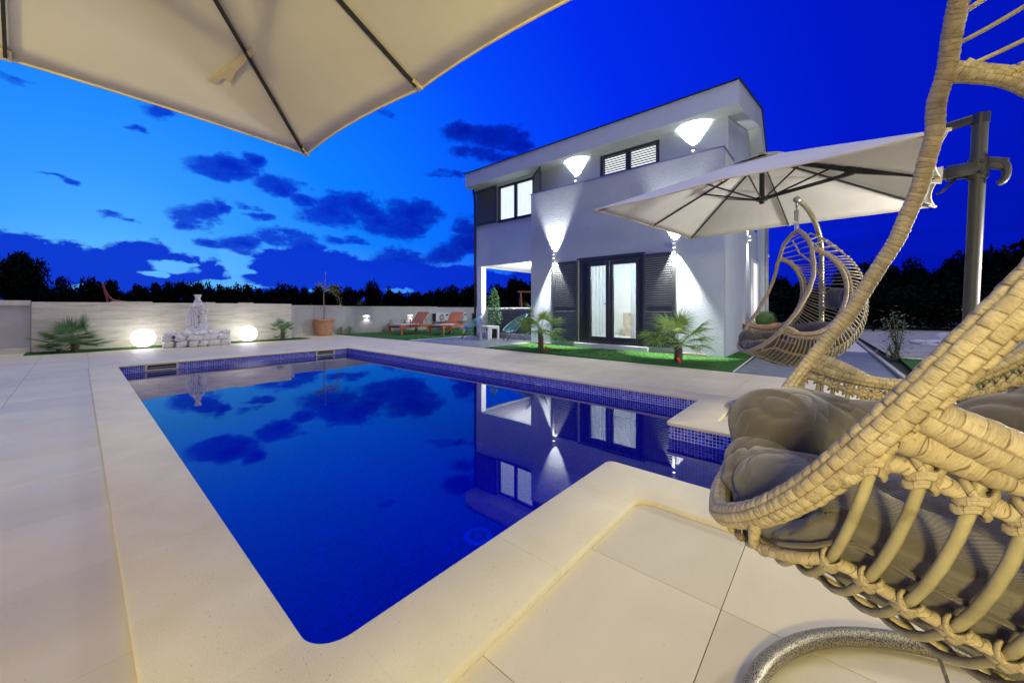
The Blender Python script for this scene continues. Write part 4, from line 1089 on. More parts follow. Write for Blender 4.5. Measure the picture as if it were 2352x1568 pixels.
# ================================================================== PARASOLS
def parasol(name, label, cx, cy, half, zr, zt, rot, pole_pts, group=None, sag=.03):
    root = thing(name, label, 'parasol', (cx, cy, 0), 0, group)
    tips = []
    for k in range(8):
        a_ = R(45*k)+rot; rr_ = half if k % 2 == 0 else half*math.sqrt(2)*1.0
        z = zr + (.0 if k % 2 else .012)
        tips.append(Vector((rr_*math.cos(a_), rr_*math.sin(a_), z)))
    apex = Vector((0, 0, zt))
    N, K = 14, 8
    mb = MB(); vs = []
    for k in range(8):
        A, B = tips[k], tips[(k+1) % 8]
        for i in range(N+1):
            for j in range(K+1):
                r_ = (i/N); t_ = j/K
                e = A.lerp(B, t_); inn_ = 1-.035*4*t_*(1-t_)*r_*r_
                p = apex.lerp(e, r_); p.x *= inn_; p.y *= inn_
                p.z += -.02*math.sin(PI*r_)*0 - sag*4*t_*(1-t_)*r_*.5*(1-r_*.55)
                p.z += .004*noise.noise(p*3)
                vs.append(p)
    fs = []
    for k in range(8):
        b = k*(N+1)*(K+1)
        for i in range(N):
            for j in range(K):
                q = b+i*(K+1)+j; fs.append((q, q+K+1, q+K+2, q+1))
    mb.add(vs, fs)
    # short valance hem hanging from the rim
    me = mb.mesh('canopy', M['canvas'], True)
    bm = bmesh.new(); bm.from_mesh(me); bmesh.ops.remove_doubles(bm, verts=bm.verts, dist=.0005); bm.to_mesh(me); bm.free()
    me.polygons.foreach_set('use_smooth', [True]*len(me.polygons)); me.set_sharp_from_angle(angle=R(25))
    can = obj('canopy', me, root)
    sd = can.modifiers.new('thickness', 'SOLIDIFY'); sd.thickness = .003; sd.offset = 1
    hem = MB(); edge = []
    for k in range(8):
        A, B = tips[k], tips[(k+1) % 8]
        for j in range(K):
            t_ = j/K; e = A.lerp(B, t_); f_ = 1-.035*4*t_*(1-t_); edge.append(Vector((e.x*f_, e.y*f_, e.z-sag*4*t_*(1-t_)*.5*.45-.001)))
    hem.tube(edge, .006, 6, True); obj('hem', hem.mesh('hem', M['canvas_trim'], True), can)
    for k in range(8):
        mb = MB(); tp = tips[k]; q = apex.lerp(tp, .975)-Vector((0, 0, .022)); st_ = apex.lerp(tp, .03)-Vector((0, 0, .022))
        mb.bar(st_, q, .012, .022); rb = obj('rib', mb.mesh('rib', M['charcoal']), root)
        mb = MB(); a, b = apex.lerp(tp, .955)-Vector((0, 0, .016)), tp-Vector((0, 0, .006)); mb.bar(a, b, .035, .020)
        obj('rib_pocket', mb.mesh('rib_pocket', M['canvas_trim']), rb)
        mb = MB(); j = apex.lerp(tp, .46 if k % 2 == 0 else .40)-Vector((0, 0, .03)); hubp = Vector((0, 0, zr+.10))+Vector((tp.x, tp.y, 0)).normalized()*.04
        mb.bar(hubp, j, .010, .018); mb.bar(j-Vector((0, 0, .012)), j+Vector((0, 0, .022)), .022, .022); obj('strut', mb.mesh('strut', M['charcoal']), root)
    mb = MB(); mb.lathe([(.001, zr+.045), (.025, zr+.05), (.03, zr+.08), (.058, zr+.085), (.058, zr+.125), (.028, zr+.13), (.024, zt-.05), (.05, zt-.045), (.05, zt-.01), (.001, zt)], 20)
    obj('hub', mb.mesh('hub', M['charcoal'], 35), root)
    mb = MB(); mb.lathe([(.001, zt+.005), (.045, zt+.005), (.045, zt+.02), (.02, zt+.035), (.001, zt+.036)], 16); obj('finial', mb.mesh('finial', M['black'], 35), root)
    # vent flap
    mb = MB(); vs = []
    for k in range(32):
        a_ = 2*PI*k/32; vs.append((.30*math.cos(a_), .30*math.sin(a_), zt-.30*(zt-zr)/half*.80+.03+.008*math.sin(4*a_)))
    vs.append((0, 0, zt+.022)); mb.add(vs, [(k, (k+1) % 32, 32) for k in range(32)]); vt = obj('vent', mb.mesh('vent', M['canvas'], True), can)
    vt.modifiers.new('t', 'SOLIDIFY').thickness = .003
    # cantilever mast and arm (world points -> local)
    base, top, side = [Vector(p)-root.location for p in pole_pts]
    ax = (top-base)
    mb = MB(); mb.tube([base, top-ax.normalized()*.07], .048, 20, step=.2)
    # flattened oval section ribs
    obj('pole', mb.mesh('pole', M['grip'], 40), root)
    arm_dir = Vector((-top.x, -top.y, 0)).normalized(); sidev = Vector((-arm_dir.y, arm_dir.x, 0))
    mb = MB(); mb.tube([top-ax.normalized()*.09, top-ax.normalized()*.005], .055, 20)
    cap = obj('pole_cap', mb.mesh('pole_cap', M['charcoal'], 40), root)
    mb = MB(); mb.bar(top-Vector((0, 0, .035)), top-Vector((0, 0, .06))+arm_dir*.20, .06, .065); mb.bar(top-Vector((0, 0, .06))+arm_dir*.18, top-Vector((0, 0, .14))+arm_dir*.42, .045, .045)
    mb.bar(top-Vector((0, 0, .14))+arm_dir*.40, top-Vector((0, 0, .33))+arm_dir*.95, .03, .03)
    obj('top_stay', mb.mesh('top_stay', M['charcoal']), cap)
    cl = base.lerp(top, .83)
    mb = MB(); mb.tube([cl-ax.normalized()*.085, cl+ax.normalized()*.085], .062, 20)
    for s_ in (-1, 1): mb.bar(cl+sidev*.05*s_-arm_dir*.02, cl+sidev*.05*s_+arm_dir*.18, .022, .11)
    mb.bar(cl+arm_dir*.10, cl+arm_dir*.22, .085, .085)
    clo = obj('slider', mb.mesh('slider', M['grip'], 40), root)
    mb = MB(); h = [cl-arm_dir*.05+Vector((0, 0, .05)), cl-arm_dir*.10+Vector((0, 0, .045)), cl-arm_dir*.14+Vector((0, 0, .0)), cl-arm_dir*.148-Vector((0, 0, .08)), cl-arm_dir*.13-Vector((0, 0, .135)), cl-arm_dir*.10-Vector((0, 0, .150))]
    mb.tube(spline(h, 5), lambda q: .030-.012*abs(q-.4), 12); mb.bar(cl-arm_dir*.03+Vector((0, 0, .045)), cl-arm_dir*.15+Vector((0, 0, .0)), .05, .09)
    obj('grip_handle', mb.mesh('grip_handle', M['grip'], True), clo)
    mb = MB(); mb.tube([cl+arm_dir*.12-Vector((0, 0, .05)), cl+arm_dir*.20-Vector((0, 0, .15)), cl+arm_dir*.235-Vector((0, 0, .165))], .011, 8); obj('tilt_lever', mb.mesh('tilt_lever', M['charcoal'], True), clo)
    for dz in (-.045, .045):
        for s_ in (-1, 1):
            mb = MB(); c_ = cl+Vector((0, 0, dz))-arm_dir*.02; mb.tube([c_+sidev*.06*s_, c_+sidev*.084*s_], .016, 12); obj('bolt', mb.mesh('bolt', M['black'], 40), clo)
    a0 = cl+arm_dir*.2; edgep = Vector((-arm_dir.x*half, -arm_dir.y*half, zr+.02))
    jn = -arm_dir*half*.58+Vector((0, 0, zr+(zt-zr)*.46-.05)); jn = Vector((jn.x, jn.y, jn.z))
    mb = MB(); mb.bar(a0, jn, .042, .055); mb.bar(jn, Vector((-arm_dir.x*.15*half, -arm_dir.y*.15*half, zt-.12)), .03, .04); mb.bar(jn-Vector((0, 0, .02)), Vector((0, 0, zr+.11))-arm_dir*.04, .028, .036)
    arm = obj('arm', mb.mesh('arm', M['charcoal']), root)
    mb = MB(); mb.bar(jn-arm_dir*.07-Vector((0, 0, .0)), jn+arm_dir*.07+Vector((0, 0, .02)), .06, .075); obj('arm_joint', mb.mesh('arm_joint', M['charcoal']), arm)
    mb = MB(); b0, b1 = a0+arm_dir*.0, a0+arm_dir*.17+Vector((0, 0, .01)); mb.tube([b0, b0.lerp(b1, .5), b1], lambda q: .075-.035*q, 14); obj('canvas_sleeve', mb.mesh('canvas_sleeve', M['canvas'], True), arm)
    # base plate
    mb = MB(); mb.box(base.x-.48, base.x+.48, base.y-.05, base.y+.05, 0, .05, .01); mb.box(base.x-.05, base.x+.05, base.y-.48, base.y-.052, 0, .05, .01); mb.box(base.x-.05, base.x+.05, base.y+.052, base.y+.48, 0, .05, .01)
    obj('base', mb.mesh('base', M['charcoal']), root)
    mb = MB()
    return root
U2 = parasol('cantilever_parasol', 'cream square cantilever parasol on a grey mast beside the house path', 5.11, .63, 1.345, 2.195, 2.79, R(-6.5),
             [(5.22, -.89, 0), (4.98, -.935, 2.70), (0, 0, 0)], 'cream cantilever parasols')
U1 = parasol('cantilever_parasol', 'cream parasol canopy overhead in the upper left corner, seen from beneath', -.15, 1.57, 1.325, 2.19, 2.79, R(3),
             [(-2.05, 1.45, 0), (-2.10, 1.45, 2.70), (0, 0, 0)], 'cream cantilever parasols')
# flat amber patch set just under the overhead canopy
q0 = [(476, 186), (500, 172), (530, 148), (588, 100), (592, 116), (562, 146), (540, 168), (530, 192), (512, 178), (498, 194)]
pa, pb, pc = Vector((-.15, 1.57, 2.79)), Vector((-.19, 2.88, 2.20)), Vector((1.12, 2.95, 2.19)); pn = (pb-pa).cross(pc-pa).normalized()
vs = []
for x, y in q0:
    d_ = atd(x, y, 1.0)-Vector((0, 0, EYE)); o_ = Vector((0, 0, EYE)); vs.append(o_+d_*((pa-o_).dot(pn)/d_.dot(pn))*.992)
mb = MB(); mb.add([v_-U1.location for v_ in vs]+[v_-U1.location+Vector((0, 0, .003)) for v_ in vs], [tuple(range(10)), tuple(range(19, 9, -1))]+[(k, 10+k, 10+(k+1) % 10, (k+1) % 10) for k in range(10)])
obj('tie_strap_and_patch', mb.mesh('tie_strap_and_patch', M['canvas_trim']), U1)

# ================================================================== HANGING EGG CHAIRS
HULL = [ # edge (w,v,z)      spine (v,z)   in metres, z from the ground in the reference pose
 (.11,.010,1.74, -.02,1.755),(.22,.02,1.68,-.08,1.735),(.28,.02,1.62,-.17,1.685),(.32,.02,1.56,-.25,1.62),(.335,-.07,1.51,-.32,1.54),(.35,-.14,1.43,-.40,1.43),
 (.365,-.185,1.34,-.45,1.31),(.372,-.20,1.25,-.48,1.16),(.378,-.195,1.15,-.482,1.00),(.385,-.165,1.05,-.44,.83),(.392,-.12,.96,-.35,.69),(.398,-.06,.895,-.21,.585),
 (.405,.02,.85,-.04,.515),(.41,.11,.838,.13,.515),(.41,.20,.85,.26,.555),(.41,.27,.875,.33,.585),(.40,.31,.83,.365,.60),(.36,.345,.775,.395,.612),(.29,.385,.72,.42,.622),(.19,.43,.67,.44,.630),(.08,.447,.645,.452,.637)]
ZT = 1.77
RIM = [(0,0,1.77),(.06,.005,1.765),(.11,.01,1.74),(.17,.015,1.712),(.22,.02,1.68),(.28,.02,1.62),(.32,.02,1.56),(.35,.03,1.5),(.37,.03,1.44),(.39,.04,1.38),(.41,.05,1.32),(.42,.07,1.26),(.43,.09,1.20),(.437,.12,1.14),(.437,.15,1.08),(.433,.18,1.02),(.43,.22,.96),(.42,.26,.90),(.40,.30,.84),(.36,.34,.78),(.29,.385,.72),(.19,.43,.67),(.08,.445,.645),(0,.45,.64)]
def hull(s, th, off=0.0):
    "point on the basket: s along (0 top .. 20 front tip), th angle across"
    s = max(0, min(len(HULL)-1.0001, s)); i = int(s); t_ = s-i
    # catmull interpolation
    def c(k): return HULL[max(0, min(len(HULL)-1, k))]
    a, b, d, e = c(i-1), c(i), c(i+1), c(i+2)
    h = [.5*((2*b[k])+(d[k]-a[k])*t_+(2*a[k]-5*b[k]+4*d[k]-e[k])*t_*t_+(3*b[k]-a[k]-3*d[k]+e[k])*t_**3) for k in range(5)]
    w_, f_ = math.sin(th), 1-math.cos(th)
    w_ = math.copysign(abs(w_)**.98, w_)
    return Vector((h[0]*w_, h[3]+(h[1]-h[3])*f_, h[4]+(h[2]-h[4])*f_ - ZT))
def weave_hf(cell, nar, amp, blend_wrap=None, seed=0):
    def hf(L, ph, i):
        u = L/cell; v = ph/(2*PI)*nar
        j = int(v); jj = j % nar; off = .5*(jj % 2)
        wrap = blend_wrap is not None and blend_wrap(L)
        if wrap:
            uu = u*1.0 + ph/(2*PI) + .15*math.sin(ph*2+math.floor(u)*1.7)
            fu = uu-math.floor(uu); k = (math.floor(uu)*7919+seed) % 97/97
            return amp*(1.1*math.sin(PI*fu)**.28 - .85 + .35*k)
        uu = u*.85+off; fu = uu-math.floor(uu); fv = v-j
        k = ((math.floor(uu)*131+jj*977+seed) % 89)/89
        over = (math.sin(PI*fu)**.26)*(abs(math.sin(PI*fv))**.22)
        return amp*(1.05*over-.72+.4*k)
    return hf
def tube_mesh(name, pts, r, mat, cell=.014, nar=6, amp=.002, step=.0035, seg=30, closed=False, wrap=None, seed=0):
    def uvm(la, lb, va, vb, L):
        j = int((va+vb)/2) % nar
        if wrap is not None and wrap(L):
            f_ = lambda u, v: (u + v/nar + .15*math.sin(v/nar*4*PI+math.floor((la+lb)/2)*1.7), .5+.3*(v/nar))
            return (f_(la, va), f_(la, vb), f_(lb, vb), f_(lb, va))
        o_ = .5*(j % 2)
        return ((la*.85+o_, va), (la*.85+o_, vb), (lb*.85+o_, vb), (lb*.85+o_, va))
    mb = MB(); mb.tube(pts, r, seg, closed, hf=weave_hf(cell, nar, amp, wrap, seed), cell=cell, nar=nar, step=step, uvm=uvm)
    return mb.mesh(name, mat, True)
def L3(p): return Vector((p[0], p[1], p[2]-ZT))
def make_chair(label, label_group):
    root = thing('egg_chair', label, 'egg chair', (0, 0, 0), 0, label_group)
    pts = spline([L3(p) for p in RIM] + [L3((-p[0], p[1], p[2])) for p in RIM[-2:0:-1]], 6, True)
    P = resample(pts, .0035, True)
    def wrapz(L): 
        k = int(L/.0035) % len(P); return P[k].z+ZT > 1.12 or (P[k].x > .2 and P[k].z+ZT > .87)
    me = tube_mesh('rim', pts, .0162, M['wicker'], .0118, 8, .0025, .0022, 48, True, wrapz); obj('rim', me, root)
    # side hoops
    ringpts = [(h[0], h[1], h[2]) for h in HULL[3:16]]
    for s_ in (1, -1):
        rp = [Vector((.33*s_, .025, 1.555-ZT))] + [Vector((p[0]*s_, p[1], p[2]-ZT)) for p in ringpts[1:-1]] + [Vector((.412*s_, .268, .872-ZT))]
        if s_ == 1: me = tube_mesh('side_hoop', spline(rp, 6), .0150, M['wicker'], .0118, 6, .0024, .003, 30, False, lambda L: .35 < (L/.0135*7 % 13)/13 and False, 5)
        else: me = tube_mesh('side_hoop', spline(rp, 6), .0148, M['wicker'], .0135, 5, 0.0026, .0035, 30, False, lambda L: True, 11)
        obj('side_hoop', me, root)
    # rails following the basket
    rails = [(R(84), .0075), (R(-84), .0075), (R(55), .0062), (R(-55), .0062), (R(20), .0058), (R(-20), .0058)]
    for k, (th, r_) in enumerate(rails):
        s0, s1 = (3.0, 15.7) if abs(th) > R(60) else (1.0, 19.4)
        rp = [hull(s0+(s1-s0)*q/60, th) for q in range(61)]
        if R(50) < abs(th) < R(60): rp = [hull(1.0+(17.2-1.0)*q/56, th) for q in range(57)]+[hull(17.5, th*1.12), hull(17.7, th*1.35), hull(17.8, th*1.55)]
        me = tube_mesh('rail', rp, r_, M['wicker'], .012, 3, .0018, .0045, 15, False, lambda L: True, k*13)
        obj('rail', me, root)
    # transverse rods with a lashing at every rail
    N = 64; ss = []
    # even arc length along the th=50deg line
    line = [hull(20*q/400, R(50)) for q in range(401)]; cum = [0]
    for q in range(400): cum.append(cum[-1]+(line[q+1]-line[q]).length)
    for k in range(N):
        d = cum[-1]*(k+.7)/N; j = next(i for i in range(401) if cum[i] >= d); ss.append(20*j/400)
    lash = MB(); lp = [(.0125*math.cos(2*PI*k/14), .0125*math.sin(2*PI*k/14), .0035*math.sin(4*PI*k/14)) for k in range(14)]
    lash.tube(lp, .0034, 7, True); lash.tube([(p[0]*.96, p[1]*.96, p[2]+.0062) for p in lp], .0032, 7, True); lash.tube([(p[0]*.94, p[1]*.94, -p[2]-.0058) for p in lp], .0032, 7, True)
    lash_me = lash.mesh('lashing', M['wicker'], True)
    nl = 0
    for k, s in enumerate(ss):
        if s < 4.2 and k % 2: continue
        top = s < 3.1; front = s > 15.4
        thm = R(89) if s < 15.3 else R(55)
        rp = [hull(s, -thm+2*thm*q/28) for q in range(29)]
        mb = MB(); rr_ = .0056 if k % 9 == 4 else .0048
        mb.tube(rp, rr_, 8, cell=.02, nar=2); obj('rod', mb.mesh('rod', M['wicker'] if k % 9 == 4 else M['rod'], True), root)
        for th, r_ in rails:
            if abs(th) > R(60) and not (3.2 < s < 15.3): continue
            if not 1.0 < s < 15.6: continue
            p = hull(s, th); tdir = (hull(s, th+.03)-hull(s, th-.03)).normalized()
            if nl >= 290 or abs(th) < R(30): continue
            nl += 1
            o = obj('lashing', lash_me, root, p); o.rotation_euler = tdir.to_track_quat('Z', 'Y').to_euler()
            sc_ = .82 if abs(th) > R(60) else .70
            o.scale = (sc_, sc_, 1.35)
    # wrapped joints where hoops meet the rim
    for s_ in (1, -1):
        for c_, d_ in (((.42*s_, .255, .895), (.41*s_, .16, .845)), ((.325*s_, .02, 1.565), (.335*s_, -.04, 1.53))):
            a, b = L3(c_), L3(d_)
            obj('joint_wrap', tube_mesh('joint_wrap', [a, a.lerp(b, .5), b], lambda t_: .0150+.0042*math.sin(PI*min(1, max(0, t_))), M['wicker'], .011, 4, .0022, .003, 24, False, None, int(a.x*100)), root)
    # suspension: two eye bolts, chain links and a coil spring
    def link(c, w_, h, rot_, r_=.0032):
        pts_ = []
        for k in range(16):
            a_ = 2*PI*k/16; x, z = w_*math.cos(a_), (h-w_)*(1 if math.sin(a_) > 0 else -1)*(abs(math.sin(a_)) > .01)+w_*math.sin(a_)
            pts_.append(Vector(c)+Matrix.Rotation(rot_, 3, 'Z') @ Vector((x, 0, z)))
        mb = MB(); mb.tube(pts_, r_, 6, True); return mb
    for k, (z, rt_) in enumerate(((.045, 0), (.075, R(90)), (.215, 0), (.24, R(90)))): obj('chain_link', link((0, 0, z), .010, .022, rt_).mesh('chain_link', M['steel'], True), root)
    for sx_ in (-.016, .016): obj('shackle', link((sx_, 0, .035), .008, .045, R(90), .003).mesh('shackle', M['steel'], True), root)
    sp = MB(); sp.tube([(.019*math.cos(k*PI/5), .019*math.sin(k*PI/5), .095+.105*k/110) for k in range(111)], .0034, 6); obj('spring', sp.mesh('spring', M['steel'], True), root)
    return root
C1 = (.9735, -.2415); ps1 = -.600; PS2 = R(-15)
def heading(ps):
    f_ = (-math.sin(ps), -math.cos(ps)); return math.atan2(f_[0]*FW[1]+f_[1]*RT[1], f_[0]*FW[0]+f_[1]*RT[0]) - R(90)
chair = make_chair('woven rattan egg chair in the near right foreground, filling the frame edge', 'hanging rattan egg chairs')
chair.location = (C1[0], C1[1], 1.815); chair.rotation_euler = (R(-1.1), R(3.0), heading(ps1))
chair2 = copy_tree(chair, (4.391, .268, ZT), None, 'smaller-looking rattan egg chair farther away, hanging under the parasol by the lawn')
chair2.rotation_euler = (0, 0, heading(PS2))

# cushions: soft bodies merged from lobes and remeshed, inside the basket
def cushion_mesh(name, near=True):
    mb = MB()
    def blob(c, r_, sc=(1, 1, 1)): mb.sphere((c[0], c[1], c[2]-ZT), r_, 20, 14, sc)
    # seat pad: thick shell just inside the basket
    vs = []; fs = []; S = [9.6+(19.3-9.6)*i/26 for i in range(27)]; TH = [R(-70+140*j/24) for j in range(25)]
    def inner(s, th, off):
        p = hull(s, th); q = hull(s, th+.02)-hull(s, th-.02); t2 = hull(s+.1, th)-hull(s-.1, th); nn = q.cross(t2).normalized()
        if nn.z < 0 and s > 11: nn = -nn
        if s <= 11 and nn.y < 0: nn = -nn
        return p+nn*off
    lay = []
    for lv, off in ((0, .014), (1, .10)):
        for s in S:
            for th in TH: 
                e = 1
                lay.append(inner(s, th*(1 if lv == 0 else .93), off))
    nS, nT = len(S), len(TH)
    for i in range(nS-1):
        for j in range(nT-1):
            a = i*nT+j; fs.append((a, a+1, a+nT+1, a+nT)); b = nS*nT+a; fs.append((b, b+nT, b+nT+1, b+1))
    for i in range(nS-1):
        for j in (0, nT-1):
            a = i*nT+j; b = nS*nT+a; fs.append((a, a+nT, b+nT, b) if j == 0 else (a, b, b+nT, a+nT))
    for j in range(nT-1):
        for i in (0, nS-1):
            a = i*nT+j; b = nS*nT+a; fs.append((a, b, b+1, a+1) if i == 0 else (a, a+1, b+1, b))
    mb.add(lay, fs)
    return mb
def roll_mb(P, rads, sq=1.0):
    mb = MB(); P = spline([Vector(p) for p in P], 12); m = len(P)
    for k in range(0, m, 1):
        t_ = k/(m-1)*(len(rads)-1); i = min(int(t_), len(rads)-2); r_ = rads[i]+(rads[i+1]-rads[i])*(t_-i)
        mb.sphere((-P[k][0], P[k][1], P[k][2]-ZT), r_, 18, 12, (1, 1, sq))
    return mb
folds = [Vector((rnd.uniform(-1, 1), rnd.uniform(-1, 1), rnd.uniform(-1, 1))) for _ in range(8)]
def wrinkle(c, n_):
    a = noise.noise(Vector((c.x*5, c.y*5, c.z*8)))
    q = Vector((c.x*4.2+a*1.2, c.y*2.6+a*.8, c.z*4.5+a*1.2)); n1 = noise.noise(q); n2 = noise.noise(q*1.7+Vector((9, 3, 1)))
    g = 0.0
    for n_v, A, W in ((n1, .010, .2), (n2, .0015, .2)):
        k = 1-min(1, abs(n_v)/W); g -= A*k*k
    return .008*a + g + .002*n2
BODIES = [cushion_mesh('c'),
 roll_mb([(-.13, .355, .755), (-.19, .315, .755), (-.26, .25, .742), (-.29, .18, .735)], [.098, .096, .088, .078], .92),
 roll_mb([(-.26, .225, .735), (-.305, .14, .725), (-.315, .03, .72), (-.315, -.07, .735)], [.074, .088, .088, .078]),
 roll_mb([(-.30, -.02, .75), (-.28, -.13, .78), (-.20, -.22, .80), (-.08, -.29, .81), (.08, -.31, .81), (.2, -.22, .79)], [.09, .115, .12, .115, .11, .1], 1.0),
 roll_mb([(-.05, .385, .695), (-.14, .31, .69), (-.19, .18, .69), (-.2, 0, .70)], [.07, .075, .075, .07], .75),
 roll_mb([(.02, .37, .685), (-.01, .30, .675), (-.03, .15, .66), (-.03, -.05, .66)], [.08, .088, .09, .09], .7),
 roll_mb([(.10, .355, .70), (.17, .305, .70), (.24, .22, .71), (.275, .10, .71), (.27, -.05, .73), (.22, -.17, .77)], [.068, .074, .078, .080, .082, .09], .9),
 roll_mb([(.12, .25, .70), (.17, .10, .69), (.16, -.08, .71)], [.06, .08, .08], .8)]
jm = bmesh.new()
for i_, b_ in enumerate(BODIES):
    off_ = Vector((i_*.37, i_*.91, 0)); m_ = mesh_remesh('part', b_, .0075, M['cushion'], 30, lambda c, n_: wrinkle(c+off_, n_)); jm.from_mesh(m_); bpy.data.meshes.remove(m_)
from mathutils.bvhtree import BVHTree
gs = [[hull(5+15*i/70, R(-88+176*j/44)) for j in range(45)] for i in range(71)]
bv = BVHTree.FromPolygons([p for r in gs for p in r], [(i*45+j, i*45+j+1, (i+1)*45+j+1, (i+1)*45+j) for i in range(70) for j in range(44)])
cc = Vector((0, .0, .88-ZT))
for v_ in jm.verts:
    p, n_, _, dist = bv.find_nearest(v_.co)
    if n_.dot(cc-p) < 0: n_ = -n_
    d_ = (v_.co-p).dot(n_)
    if d_ < .014 and (abs(d_) > .75*dist or dist < .012): v_.co += n_*(.014-d_)
cm = bpy.data.meshes.new('seat_cushion'); jm.to_mesh(cm); jm.free(); cm.materials.append(M['cushion']); cm.polygons.foreach_set('use_smooth', [True]*len(cm.polygons))
cu = obj('seat_cushion', cm, None, chair.location, chair.rotation_euler); tag(cu, 'plump taupe seat cushion folded inside the near egg chair', 'cushion', 'cushions in the egg chairs')
def seam(c_o):
    for th0, s0, s1 in ((R(62), 11.0, 17.0), (R(-62), 11.0, 17.0)):
        P = []
        for q in range(40):
            s_ = s0+(s1-s0)*q/39; P.append(hull(s_, th0)+(Vector((0, 0, .80-ZT))-hull(s_, th0)).normalized()*.010)
        mb = MB(); mb.tube(P, .0028, 6); obj('piping', mb.mesh('piping', M['cushion'], True), c_o)
seam(cu)
cu2 = obj('seat_cushion', cm, None, chair2.location, chair2.rotation_euler); tag(cu2, 'taupe seat cushion inside the farther egg chair', 'cushion', 'cushions in the egg chairs')
mb = MB(); 
for k in range(9): mb.sphere((-.13+.26*k/8, -.335-.03*math.sin(PI*k/8), 1.14-ZT), .085, 16, 12, (1, .55, 1.15))
hp = mesh_remesh('head_cushion', mb, .009, M['cushion'], 8, lambda c, n_: .5*wrinkle(c, n_))
h2 = obj('head_cushion', hp, None, chair2.location, chair2.rotation_euler); tag(h2, 'dark taupe head cushion hung at the back of the farther egg chair', 'cushion', 'head cushions')
h1 = obj('head_cushion', hp, None, chair.location, chair.rotation_euler); tag(h1, 'head cushion at the back of the near egg chair', 'cushion', 'head cushions')
# cushion tie strap hanging below each chair
for ch, cuo, pts_ in ((chair, cu, [(.20, .16, .56), (.23, .13, .45), (.22, .09, .30), (.25, .07, .21)]), (chair2, cu2, [(.16, -.30, .62), (.18, -.36, .52), (.22, -.42, .45)]), (chair2, cu2, [(.12, -.28, .62), (.13, -.31, .52), (.17, -.34, .47)])):
    mb = MB(); mb.tube(spline([L3(p) for p in pts_], 6), .0035, 5); s_ = obj('tie_strap_and_patch', mb.mesh('tie_strap_and_patch', M['cushion'], True), cuo)

def make_stand(label, hook, ring_c, ring_r, pole, apex_z, gap_at):
    root = thing('chair_stand', label, 'chair stand', (pole[0], pole[1], 0), 0, 'tubular egg chair stands')
    mb = MB(); pts_ = []
    a0 = math.atan2(pole[1]-ring_c[1], pole[0]-ring_c[0])
    for k in range(96):
        a_ = 2*PI*k/96; pts_.append((ring_c[0]+ring_r*math.cos(a_)-pole[0], ring_c[1]+ring_r*math.sin(a_)-pole[1], .030))
    mb.tube(pts_, .0245, 20, True); obj('base_ring', mb.mesh('base_ring', M['hammered'], True), root)
    hx, hy, hz = hook[0]-pole[0], hook[1]-pole[1], hook[2]
    H_ = Vector((hx, hy, 0)); L = H_.length; d = H_.normalized()
    path_ = [Vector((0, 0, .03)), Vector((0, 0, .7)), Vector((0, 0, 1.3)), Vector((0, 0, hz-.42))]
    for k in range(1, 13):
        t_ = k/12*PI/2; path_.append(d*(L*(1-math.cos(t_)))*1.0+Vector((0, 0, hz-.42+.45*math.sin(t_))))
    mb = MB(); mb.tube(spline(path_, 4), .0225, 18); po = obj('pole', mb.mesh('pole', M['hammered'], True), root)
    mb = MB(); e = path_[-1]; mb.sphere(e, .030, 14, 10); obj('end_cap', mb.mesh('end_cap', M['steel'], True), po)
    mb = MB(); mb.tube([e-Vector((0, 0, .02)), e-Vector((0, 0, .06))], .006, 8); obj('hook', mb.mesh('hook', M['steel'], True), po)
    mb = MB(); mb.bar((0, 0, .03), (d.x*ring_r*2*.98, d.y*ring_r*2*.98, .03), .04, .04) if False else None
    return root
make_stand('hammered metal stand ring on the paving below the near egg chair', (C1[0], C1[1], 2.075), (1.112, -.425), .600, (1.72, -.44), 2.1, 0)
p2 = atd(1887, 708, 3.95)
make_stand('hammered metal stand holding the farther egg chair', (4.391, .268, 2.035), (p2.x-.55, p2.y+.15, 0), .57, (p2.x, p2.y), 2.1, 0)

